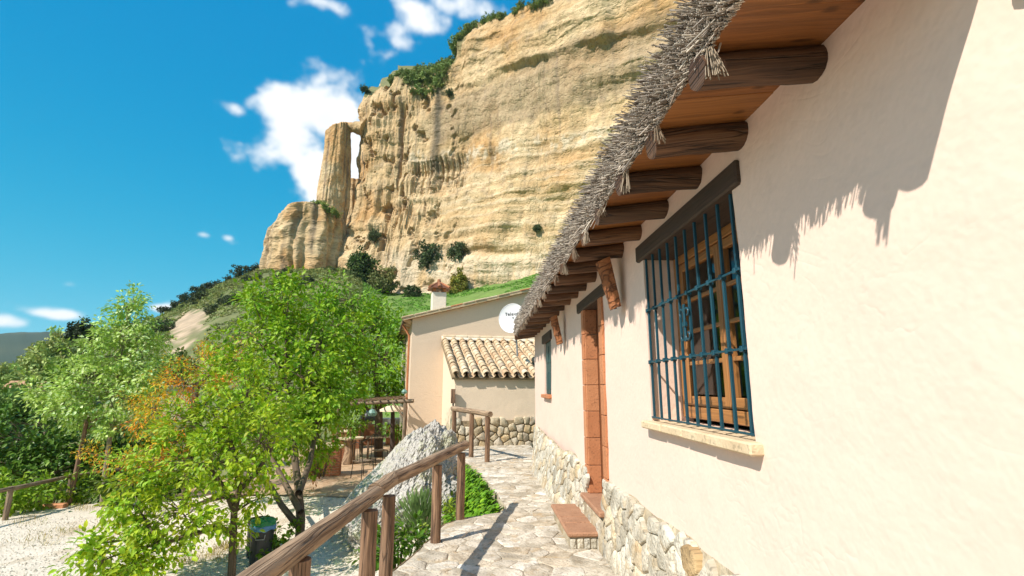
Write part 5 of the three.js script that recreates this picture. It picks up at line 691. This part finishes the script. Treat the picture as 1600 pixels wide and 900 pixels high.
// ---------------------------------------------------------------- distant house among the trees on the left
{ const p = at(44, 625, 46), t = thing('distant_house', 'small white house with red tiled roof, mostly hidden by trees at far left', 'house', [p.x, p.y, p.z], 0.5); obj('wall', bx(-1.3, -3, -1.5, 1.3, 0.7, 1.5, 0.02), M.whitePaint, t); obj('roof', boxUV(new THREE.CylinderGeometry(1.35, 1.35, 3.2, 3).rotateZ(Math.PI / 2).rotateX(Math.PI / 2 * 0 + Math.PI / 6 * 0).scale(1, 0.55, 1.15).translate(0.1, 1.0, 0)), M.roofTiles[5], t); obj('window', bx(-0.3, -0.5, 1.5, 0.3, 0.3, 1.53), M.darkIron, t);
  const c = at(283, 603, 40), u = thing('distant_roof', 'flat grey roof of a low building showing between the tree crowns', 'building', [c.x, c.y, c.z], 0.3); obj('wall', bx(-0.9, -2.5, -1, 0.9, -0.12, 1, 0.02), M.farStucco, u); obj('roof', bx(-1.1, -0.12, -1.2, 1.1, 0.05, 1.2, 0.03), M.boulder, u); }
// ---------------------------------------------------------------- trees
// a lobe of a crown: where it is seen, how wide and high it looks there, how many clumps of leaves
const lobe = (x, y, d, w, h, n, deep = 0.8) => ({ c: at(x, y, d), r: [w / 765 * d, h / 765 * d, Math.max(w, h) / 765 * d * deep], n });
const YG = (c, p, tone, rnd) => { const q = rnd(); return q < 0.07 ? [c[0] * 1.35, c[1] * 1.08, c[2]] : q < 0.22 ? [c[0] * 0.62, c[1] * 0.8, c[2] * 1.1] : c; };
tree('young_tree', 'young tree with yellow green leaves and low hanging boughs beside the litter bins', 'tree', { seed: 11,
  trunk: [V(at(362, 905, 8.8).x, -1.55, -8.8), at(364, 850, 8.8), at(366, 800, 8.8), at(374, 765, 8.75), at(368, 715, 8.8), at(345, 650, 8.9)], trunkR: 0.062, stems: [[at(366, 800, 8.8), at(352, 765, 8.7), at(330, 735, 8.6), at(300, 715, 8.5)], [at(366, 830, 8.8), at(335, 825, 8.6), at(300, 835, 8.4), at(250, 850, 8.2)], [at(374, 765, 8.75), at(400, 740, 8.8), at(425, 700, 8.9)]],
  lobes: [lobe(318, 668, 8.9, 58, 40, 32), lobe(385, 625, 9.2, 75, 60, 40), lobe(236, 738, 8.6, 56, 36, 24), lobe(335, 725, 8.5, 75, 45, 40), lobe(405, 690, 8.7, 60, 50, 30), lobe(215, 790, 8.4, 42, 40, 24), lobe(285, 800, 8.3, 62, 42, 35), lobe(250, 845, 8.2, 50, 26, 19), lobe(160, 876, 7.8, 34, 26, 15), lobe(215, 880, 7.9, 36, 18, 12), lobe(135, 855, 7.9, 16, 12, 5), lobe(400, 780, 8.9, 26, 20, 8), lobe(345, 830, 8.7, 24, 14, 5)],
  per: 31, clump: 0.19, size: 0.094, warm: 0.5, color: [0.39, 0.54, 0.022], trans: 0.5, tint: YG, singles: 280 });
tree('multi_stemmed_tree', 'taller multi stemmed tree with light green leaves, its trunks rising behind the log handrail', 'tree', { seed: 12,
  trunk: [V(at(468, 850, 9.9).x, -1.55, -9.9), at(470, 810, 10.0), at(466, 760, 10.4), at(460, 710, 10.9), at(462, 655, 11.5), at(448, 600, 12.0)], trunkR: 0.085, stems: [[at(468, 825, 9.9), at(440, 790, 10.0), at(420, 755, 10.3), at(392, 722, 10.6)], [at(470, 800, 9.9), at(440, 745, 10.5), at(415, 700, 11.0), at(400, 650, 11.6)], [at(467, 770, 9.9), at(484, 722, 10.8), at(494, 670, 11.4), at(500, 620, 12.0)]],
  lobes: [lobe(440, 478, 12.1, 52, 36, 27), lobe(400, 530, 11.9, 62, 46, 35), lobe(480, 545, 12.0, 70, 60, 46), lobe(430, 610, 11.6, 80, 55, 46), lobe(500, 610, 11.7, 50, 46, 30), lobe(382, 590, 11.7, 40, 36, 19), lobe(545, 575, 12.3, 40, 50, 24), lobe(455, 680, 11.4, 55, 36, 24), lobe(520, 510, 12.3, 45, 40, 22), lobe(395, 470, 12.3, 18, 24, 7), lobe(455, 437, 12.2, 14, 12, 5), lobe(500, 690, 11.9, 20, 30, 8), lobe(360, 675, 11.5, 40, 30, 14), lobe(430, 655, 10.9, 60, 34, 18), lobe(470, 590, 11.2, 60, 46, 20), lobe(500, 655, 11.2, 34, 30, 10)],
  per: 30, clump: 0.22, size: 0.125, warm: 0.4, color: [0.34, 0.53, 0.022], trans: 0.5, tint: YG });
tree('walnut_tree', 'broad walnut tree with deep green crown behind the pergola, against the ochre house', 'tree', { seed: 13,
  trunk: [V(at(592, 700, 19).x, -1.1, -19), at(592, 650, 19), at(590, 600, 19.2), at(580, 550, 19.4)], trunkR: 0.16, lobes: [lobe(560, 520, 19.5, 55, 40, 34), lobe(600, 560, 19, 34, 50, 30), lobe(605, 615, 19, 26, 26, 14), lobe(540, 580, 19, 45, 50, 34), lobe(500, 480, 20, 50, 36, 28), lobe(545, 470, 20.5, 50, 24, 24), lobe(598, 500, 20, 34, 24, 18), lobe(520, 620, 18, 40, 26, 20), lobe(430, 500, 20, 50, 40, 24), lobe(565, 628, 18.5, 40, 14, 12)],
  per: 34, clump: 0.38, size: 0.17, warm: 0.25, color: [0.22, 0.42, 0.022], trans: 0.45, tint: (c, p, t, rnd) => (rnd() < 0.2 ? [c[0] * 1.6, c[1] * 1.3, c[2]] : c) });
const RUST = (k) => (c, p, t, rnd) => { const q = t + 0.3 * (rnd() - 0.5) + k; return q > 0.72 ? [c[0] * 1.1, c[1] * 0.62, c[2] * 0.9] : q > 0.25 ? [c[0] * 1.05, c[1] * 1.0, c[2]] : [c[0] * 0.5, c[1] * 1.0, c[2]]; };
tree('pistachio_tree', 'small tree with orange and yellow spring leaves behind the yellow green tree', 'tree', { seed: 14,
  trunk: [V(at(290, 790, 12.6).x, -1.55, -12.6), at(290, 720, 12.6), at(300, 660, 12.7), at(310, 600, 12.8)], trunkR: 0.07, stems: [[at(290, 720, 12.6), at(240, 700, 12.5), at(190, 715, 12.4)]], bark: M.bark,
  lobes: [lobe(330, 575, 13, 52, 30, 42), lobe(290, 600, 12.8, 48, 34, 39), lobe(245, 640, 12.6, 40, 30, 30), lobe(275, 690, 12.5, 48, 36, 33), lobe(190, 720, 12.3, 34, 14, 16), lobe(235, 715, 12.4, 30, 24, 18), lobe(140, 708, 12.3, 10, 6, 4), lobe(380, 560, 13, 40, 30, 18), lobe(225, 735, 12.3, 26, 20, 12)],
  per: 46, clump: 0.22, size: 0.075, warm: 0.4, color: [0.80, 0.60, 0.025], trans: 0.5, tint: RUST(0), geo: leafGeo(1, 0.34) });
tree('poplar_tree', 'tall pale leaved poplar rising on a thin trunk above the log fence', 'tree', { seed: 15,
  trunk: [V(at(160, 788, 14).x, -1.55, -14), at(164, 740, 14), at(172, 680, 14.2), at(180, 600, 14.6), at(195, 520, 15), at(203, 475, 15)], trunkR: 0.065, bark: M.paleBark,
  lobes: [lobe(207, 472, 15, 13, 14, 11), lobe(190, 485, 15, 11, 14, 7), lobe(212, 500, 15, 26, 20, 22), lobe(178, 512, 15, 17, 16, 11), lobe(200, 530, 15, 52, 24, 39), lobe(190, 560, 14.8, 71, 28, 50), lobe(215, 590, 14.6, 60, 26, 39), lobe(150, 595, 14.6, 63, 28, 45), lobe(185, 625, 14.4, 81, 24, 48), lobe(120, 630, 14.3, 52, 24, 28), lobe(195, 660, 14.2, 54, 22, 28), lobe(140, 660, 14.2, 37, 16, 14), lobe(75, 610, 14.6, 30, 20, 11)],
  per: 34, clump: 0.24, size: 0.105, warm: 0.2, color: [0.42, 0.58, 0.11], trans: 0.45, tint: (c, p, t, rnd) => (rnd() < 0.2 ? [c[0] * 1.8, c[1] * 1.55, c[2] * 4] : c) });
tree('dark_shrub_tree', 'dark leaved fig tree in shade behind the log fence and lamp post', 'tree', { seed: 16, trunk: [V(at(60, 780, 16.5).x, -2, -16.5), at(65, 730, 16.5), at(70, 690, 16.6)], trunkR: 0.09,
  lobes: [lobe(40, 690, 16.5, 70, 40, 44), lobe(120, 700, 16.8, 60, 40, 40), lobe(190, 690, 17, 50, 40, 34), lobe(-20, 720, 16, 50, 34, 26), lobe(245, 720, 17, 44, 40, 24), lobe(80, 740, 16, 80, 24, 34), lobe(180, 745, 16.5, 60, 22, 26), lobe(320, 740, 17.5, 60, 40, 26), lobe(60, 660, 18, 50, 18, 16)], per: 36, clump: 0.34, size: 0.16, warm: 0.2, color: [0.11, 0.21, 0.022], rough: 0.35, trans: 0.3 });
// bramble and ivy along the fence
[[20, 772, 13.6, 46, 26, 22], [80, 765, 14.2, 40, 22, 20], [-40, 790, 13, 50, 30, 18], [135, 768, 14.6, 34, 18, 12], [200, 768, 14.6, 40, 18, 14]].forEach(([x, y, d, w, h, n], i) => bush('bramble_bush', ['light green bramble behind the leftmost fence posts', 'bramble spreading through the fence at the foot of the lamp post', 'dense bramble at the left edge of the yard', 'low leafy bramble right of the lamp post', 'bramble behind the fence under the orange leaved tree'][i], 'bush', { seed: 20 + i, base: at(x, y + h + 6, d), lobes: [lobe(x, y, d, w, h, n)], per: 30, clump: 0.2, size: 0.13, color: i === 4 ? [0.07, 0.13, 0.015] : [0.30, 0.45, 0.025], warm: 0.4 }));
bush('leafy_seedling', 'young leafy plant with large pale leaves at the foot of the poplar', 'plant', { seed: 29, base: at(178, 782, 13.8), lobes: [lobe(178, 758, 13.8, 14, 14, 7)], per: 12, clump: 0.16, size: 0.2, color: [0.16, 0.25, 0.02] });
// ivy on the retaining wall under the railing, bush in the pit
{ const rnd = rng(77), t = thing('ivy', 'glossy green ivy covering the retaining wall beside the path beyond the railing', 'ivy', [0.1, -0.6, -7.8]), L = [];
  const pts = []; for (let i = 0; i < 620; i++) { const s = rnd(), z = lerp(-6.35, -10.1, Math.pow(s, 0.8)), x = edgeX(z), y = -0.02 - 1.25 * Math.pow(rnd(), 1.1); if (fbm(z * 1.5, y * 1.5, 3, 3) < -0.12 && y < -0.2) continue; pts.push([x - 0.03 - 0.13 * rnd(), y + 0.05 * rnd(), z]); } for (let i = 0; i < 90; i++) { const x = lerp(-0.35, 0.33, rnd()), y = -0.05 - 1.0 * rnd(); pts.push([x, y, -6.42 - 0.1 * rnd()]); }
  for (const p of pts) for (let k = 0; k < 9; k++) { const f = V(-0.5 - rnd(), -0.7 * rnd() - 0.1, (rnd() - 0.3) * 1.2).normalize(), up = V(-0.8, 0.9, 0.3 * rnd()), r = up.clone().cross(f).normalize(), q = new THREE.Quaternion().setFromRotationMatrix(MA.makeBasis(r, f.clone().cross(r), f)), v = 0.6 + 0.7 * rnd(); L.push({ p: V(p[0] - 0.1 + 0.12 * (rnd() - 0.5), p[1] + 0.6 + 0.14 * (rnd() - 0.5), p[2] + 7.8 + 0.16 * (rnd() - 0.5)), q, s: 0.062 + 0.04 * rnd(), col: rnd() < 0.12 ? [v * 1.7, v * 1.35, v] : [v, v, v] }); }
  const st = []; for (let i = 0; i < 26; i++) { const z = lerp(-6.5, -9.9, rnd()), x = edgeX(z) - 0.07; st.push(tube([V(x - 0.1, 0.55, z + 7.8), V(x - 0.12, 0.1, z + 7.8 + 0.2 * (rnd() - 0.5)), V(x - 0.14, -0.75, z + 7.8 + 0.4 * (rnd() - 0.5))], [0.004, 0.008, 0.012], 5, 0, false)); } obj('stem', st, M.bark, t);
  leafMesh('foliage', L, leafGeo(1, 0.85, 0.12, 0.3), leafMat(0.16, 0.34, 0.02, 0.3, 0.3), t); }
bush('ivy_bush', 'dark green ivy mound below the near section of the log handrail', 'ivy', { seed: 31, base: at(622, 900, 6.0), lobes: [lobe(625, 852, 6.0, 30, 22, 16), lobe(600, 862, 5.7, 20, 24, 9), lobe(645, 838, 6.4, 18, 12, 6)], per: 26, clump: 0.1, size: 0.075, color: [0.10, 0.22, 0.016], rough: 0.3 });
{ const rnd = rng(78), p = at(656, 838, 8.0), t = thing('lavender_bush', 'grey green lavender bush at the foot of the boulder behind the railing', 'bush', [p.x, p.y, p.z]), L = []; for (let i = 0; i < 900; i++) { const a = rnd() * 6.28, e = 0.35 + 1.1 * rnd(), d = V(Math.cos(a) * Math.cos(e), Math.sin(e), Math.sin(a) * Math.cos(e)), r0 = 0.1 + 0.35 * rnd(); const q = new THREE.Quaternion().setFromUnitVectors(V(0, 0, 1), d.clone().add(V(0, 0.2, 0)).normalize()), v = 0.6 + 0.7 * rnd(); L.push({ p: d.clone().multiplyScalar(r0).setY(d.y * r0 * 1.25), q, s: 0.10 + 0.1 * rnd(), col: [v, v, v] }); } obj('stem', Array.from({ length: 14 }, (_, i) => tube([V(0, -0.15, 0), V(Math.cos(i) * 0.16, 0.3, Math.sin(i) * 0.16)], 0.008, 4)), M.bark, t); leafMesh('foliage', L, leafGeo(1, 0.13, 0.1, 0), leafMat(0.17, 0.27, 0.08, 0.6, 0.3), t); }
bush('wall_plant', 'small bright green plants between the lavender and the ivied wall', 'plant', { seed: 33, base: at(700, 835, 7.4), lobes: [lobe(698, 800, 7.4, 18, 20, 8), lobe(640, 830, 7.2, 14, 10, 4)], per: 20, clump: 0.1, size: 0.07, color: [0.24, 0.35, 0.02] });
bush('yellow_shrub', 'yellow green shrub spilling over the brick planter by the terrace', 'shrub', { seed: 34, base: at(500, 742, 13.1), lobes: [lobe(498, 690, 13.2, 30, 34, 26), lobe(515, 652, 13.6, 20, 26, 12), lobe(490, 735, 12.9, 30, 16, 12)], per: 40, clump: 0.2, size: 0.075, color: [0.40, 0.35, 0.02], tint: (c, p, t, rnd) => (t > 0.6 ? [c[0] * 0.5, c[1] * 1.1, c[2]] : t < 0.15 ? [c[0] * 1.3, c[1] * 0.6, c[2]] : c), geo: leafGeo(1, 0.4) });
bush('potted_shrub', 'leafy green shrub on the back brick planter under the pergola', 'shrub', { seed: 35, base: at(548, 690, 16.4), lobes: [lobe(550, 660, 16.5, 24, 20, 14), lobe(620, 668, 17.5, 16, 16, 8)], per: 30, clump: 0.2, size: 0.11, color: [0.17, 0.30, 0.015] });
bush('trunk_shrub', 'green sprouts at the foot of the multi stemmed tree behind the bin', 'shrub', { seed: 36, base: at(442, 855, 9.6), lobes: [lobe(440, 835, 9.5, 26, 18, 10), lobe(420, 860, 9.3, 18, 14, 6)], per: 24, clump: 0.12, size: 0.10, color: [0.17, 0.30, 0.016] });
// ---------------------------------------------------------------- trees and shrubs on the slopes, seen small
const clumpGeo = (() => { const rnd = rng(400), g = []; for (let i = 0; i < 26; i++) { const l = leafGeo(0.5, 0.34, 0.2, 0.3); l.rotateX(rnd() * 6.28); l.rotateY(rnd() * 6.28); l.rotateZ(rnd() * 6.28); let d = V(rnd() * 2 - 1, rnd() * 2 - 1, rnd() * 2 - 1).normalize().multiplyScalar(0.35 + 0.35 * rnd()); l.translate(d.x, d.y * 0.8, d.z); g.push(l); } return mergeGeometries(g); })();
function puff(name, label, category, group, p, rx, ry, n, color, seed, trunkH = 0) {
  const rnd = rng(seed), t = thing(name, label, category, [p.x, p.y, p.z], 0, group), L = []; for (let i = 0; i < n; i++) { let d; do d = V(rnd() * 2 - 1, rnd() * 2 - 1, rnd() * 2 - 1); while (d.lengthSq() > 1); const k = 1 + 0.7 * n3(d.x * 2.3 + seed, d.y * 2.3, d.z * 2.3), v = 0.6 + 0.6 * rnd(); L.push({ p: V(d.x * rx * k, trunkH + ry * (0.75 + d.y * k), d.z * rx * k), q: new THREE.Quaternion().setFromEuler(new THREE.Euler(rnd() * 6, rnd() * 6, rnd() * 6)), s: Math.max(rx, ry) * (0.25 + 0.25 * rnd()) * Math.pow(60 / n, 0.28), col: [v * (0.85 + 0.3 * rnd()), v, v] }); }
  obj('trunk', tube([V(0, -1, 0), V(0.05 * rx, trunkH * 0.5 + ry * 0.4, 0), V(0, trunkH + ry, 0)], [0.07 * rx + 0.03, 0.05 * rx + 0.02, 0.02 * rx], 6, 0, false), M.bark, t); leafMesh('crown', L, clumpGeo, leafMat(...color, 0.6, 0.3), t); return t;
}
puff('willow_tree', 'rounded pale yellow green willow at the far left below the blue ridge', 'tree', undefined, V(at(75, 612, 62).x, at(75, 612, 62).y, -62), 3.0, 3.5, 420, [0.46, 0.54, 0.17], 501);
puff('willow_tree', 'smaller pale willow half hidden left of the poplar', 'tree', undefined, at(15, 640, 48), 2.4, 2.0, 260, [0.44, 0.52, 0.16], 502);
puff('broad_tree', 'mid green tree between the willows and the poplar', 'tree', undefined, at(112, 625, 40), 2.0, 1.8, 260, [0.26, 0.38, 0.06], 503);
puff('dark_tree', 'dark evergreen standing behind the pale willow', 'tree', undefined, at(122, 552, 100), 3.2, 3.4, 200, [0.045, 0.075, 0.02], 504);
puff('soft_conifer', 'blue green feathery conifer at the left edge of the photograph', 'tree', undefined, at(4, 735, 22), 1.3, 1.7, 420, [0.20, 0.30, 0.07], 505);
puff('broad_tree', 'green tree at the foot of the slope under the sandy scar', 'tree', undefined, at(255, 625, 60), 4.2, 2.6, 300, [0.2, 0.27, 0.07], 506);
puff('broad_tree', 'olive green tree low at the left edge beneath the white house', 'tree', undefined, at(20, 705, 30), 2.4, 2.0, 320, [0.26, 0.36, 0.07], 507);
puff('tall_bush', 'dense dark green tree against the foot of the cliff', 'tree', undefined, at(562, 452, 170), 5.2, 7.5, 160, [0.09, 0.15, 0.03], 508);
puff('tall_bush', 'pale olive bush beside the dark tree at the foot of the cliff', 'bush', undefined, at(598, 458, 165), 4.2, 4.8, 140, [0.24, 0.26, 0.08], 509);
puff('yellow_bush', 'upright yellow green bush behind the chimney against the cliff foot', 'bush', undefined, at(716, 463, 158), 3.6, 4.4, 140, [0.34, 0.32, 0.05], 510);
puff('round_bush', 'round dark bush left of the chimney on the grassy slope', 'bush', undefined, at(645, 468, 158), 2.9, 2.4, 110, [0.06, 0.10, 0.02], 511);
// plants on ledges and along the rim of the cliff
{ const CP = (s, t) => V(...cliffPoint(s, t).slice(0, 3)); const near = (px, py) => { let best = [0.3, 0.5], bd = 1e9; const r = ray(px, py).normalize(); for (let i = 0; i <= 160; i++) for (let j = 0; j <= 100; j++) { const p = CP(i / 160, j / 100).sub(EYE), d = p.clone().normalize().distanceTo(r); if (d < bd) { bd = d; best = [i / 160, j / 100]; } } return CP(...best); };
  [[592, 285, 3.0, 5.0, 'shrub hanging in the tall crack of the cliff face'], [588, 372, 2.5, 2.3, 'round shrub low on the left part of the cliff'], [670, 402, 4.6, 4.4, 'dark trailing shrub in the recess above the cliff foot'], [716, 392, 4.0, 2.6, 'wide dark shrub right of the trailing one above the cliff foot'], [562, 140, 1.9, 2.2, 'bush on the left corner of the cliff rim'], [703, 148, 1.6, 1.6, 'small bush high on the green streak of the cliff'], [838, 360, 1.4, 1.1, 'small green tuft on the pale band near the thatch']].forEach(([x, y, rx, ry, l], i) => { const p = near(x, y); p.y -= ry * 0.75; p.z += 0.8; puff('cliff_shrub', l, 'shrub', undefined, p, rx, ry, 70, i === 0 ? [0.07, 0.12, 0.03] : [0.10, 0.14, 0.05], 520 + i); });
  const rnd = rng(610); let k = 0; for (const [s0, s1, n, r] of [[0.22, 0.30, 9, 1.6], [0.30, 0.36, 30, 2.4], [0.36, 0.41, 44, 3.0], [0.41, 0.45, 26, 2.6], [0.45, 0.56, 18, 1.9], [0.56, 0.72, 14, 1.8]]) for (let i = 0; i < n; i++) { const s = lerp(s0, s1, rnd()), back = s > 0.3 && s < 0.44, p = CP(s, 1 - (back ? 0.26 * rnd() * rnd() : 0.02) + 0.02 * rnd()); const q = r * (0.55 + 0.7 * rnd()); p.y -= 0.3 * q; const m = puff('rim_bush', 'dark bush growing along the rim of the cliff', 'bush', 'bushes on the rim of the cliff', p, q, q * 0.9, 34, [0.26, 0.34, 0.09], 640 + k++); }
  for (let i = 0; i < 15; i++) { const p = at(lerp(455, 528, rnd()), 0, 1); const x = lerp(460, 526, i / 14), y = 334 - 14 * Math.sin((i / 14) * 3.1) + 6 * rnd(), w = at(x, y, 184 + 3 * rnd()); puff('shoulder_bush', 'low bush on the rounded shoulder of the rock pillar', 'bush', 'bushes on the shoulder of the rock pillar', w, 1.7 * (0.6 + 0.6 * rnd()), 1.4, 30, [0.28, 0.36, 0.08], 700 + i); }
}
{ // scrub on the slopes: one cover nobody could count, and the dark bushes that stand out of it
  const rnd = rng(900), L = []; let tries = 0;
  while (L.length < 26000 && tries++ < 200000) { const a = lerp(-0.98, 0.16, rnd()), D = table(LA, LD, a), r = lerp(24, D + 6, Math.sqrt(rnd())); const x = Math.sin(a) * r, z = -Math.cos(a) * r, y = landH(x, z), sc = inScar(x, z); if (sc < 1) continue; const right = a > -0.24; if (fbm(x * 0.07, 5, z * 0.07, 3) < (right ? 0.0 : -0.12)) continue; const s = (0.25 + 0.9 * rnd() * rnd()) * (right ? 0.7 : 1) * (0.5 + r / 260), v = 0.55 + 0.7 * rnd(); L.push({ p: V(x, y + s * 0.15, z), q: new THREE.Quaternion().setFromEuler(new THREE.Euler(0, rnd() * 6, 0)), s, col: right ? [v * 0.85, v * 1.35, v * 0.8] : [v * (0.9 + 0.4 * rnd()), v * 1.02, v * (0.9 + 0.5 * rnd())] }); }
  const m = leafMesh('scrub', L, clumpGeo, leafMat(0.24, 0.30, 0.075, 0.7, 0.25), scene); tag(m, 'low green and olive scrub covering the slopes under the cliff', 'scrub'); 
  let n = 0; while (n < 60) { const a = lerp(-0.80, -0.28, rnd()), D = table(LA, LD, a), r = D * Math.sqrt(lerp(0.3, 1.0, rnd())); const x = Math.sin(a) * r, z = -Math.cos(a) * r; if (inScar(x, z) < 1.15) continue; const q = 1.0 + 1.7 * rnd() * rnd(); puff('slope_bush', 'dark evergreen bush scattered over the slope left of the rock pillar', 'bush', 'dark bushes on the slope', V(x, landH(x, z) - 0.2, z), q, q * 0.85, 34, [0.08, 0.115, 0.04], 1000 + n++); }
  for (let i = 0; i < 10; i++) { const x = lerp(255, 405, i / 9 + 0.02 * rnd()), y = table([250, 300, 350, 410], [492, 467, 442, 419], x), d = table([250, 300, 350, 410], [199, 196, 195, 194], x), p = at(x, y + 2, d), q = 1.3 + 1.4 * rnd(); p.y = landH(p.x, p.z) - 0.2; puff('slope_bush', 'dark evergreen bush scattered over the slope left of the rock pillar', 'bush', 'dark bushes on the slope', p, q * 1.2, q, 40, [0.075, 0.105, 0.04], 1100 + i); }
}
{ // loose pebbles and grass on the yard
  const rnd = rng(1300), P = []; for (let i = 0; i < 16000; i++) { const z = -3 - 10 * Math.pow(rnd(), 1.3), x = edgeX(z) - 0.15 - 10.5 * Math.pow(rnd(), 1.2); if (z > -12.6 || x < -7.3) { const v = 0.6 + 0.5 * rnd(); P.push({ p: V(x, yardH(x, z) + 0.002, z), q: new THREE.Quaternion().setFromEuler(new THREE.Euler(rnd() * 6, rnd() * 6, rnd() * 6)), s: 0.010 + 0.022 * rnd() * rnd(), col: [v, v * 0.97, v * 0.9] }); } }
  const pg = new THREE.IcosahedronGeometry(1, 0).scale(1, 0.6, 0.8); const m = leafMesh('gravel', P, pg, std({ color: lin(0.62, 0.57, 0.49) }), scene); tag(m, 'loose pale pebbles strewn over the gravel yard', 'gravel');
  const blade = leafGeo(1, 0.07, 0.1, 0.5).rotateX(-1.2), G = []; for (const [cx, cy, w, n] of [[352, 868, 26, 260], [330, 880, 40, 200], [60, 845, 60, 160], [100, 832, 30, 90], [290, 885, 26, 120], [420, 885, 18, 80], [130, 795, 30, 120], [40, 815, 40, 140], [340, 845, 22, 80]]) for (let i = 0; i < n; i++) { const p = onY(cx + w * (rnd() + rnd() - 1), cy + w * 0.25 * (rnd() + rnd() - 1), -1.5); p.y = yardH(p.x, p.z); const v = 0.7 + 0.6 * rnd(); G.push({ p, q: new THREE.Quaternion().setFromEuler(new THREE.Euler(0.5 * (rnd() - 0.5), rnd() * 6, 0.5 * (rnd() - 0.5))), s: 0.05 + 0.10 * rnd(), col: [v * (1 + 0.6 * rnd()), v, v] }); }
  const gm = leafMesh('grass', G, blade, leafMat(0.3, 0.32, 0.08, 0.6, 0.3), scene); tag(gm, 'thin grass tufts growing through the gravel of the yard', 'grass');
}
renderer.render(scene, camera);
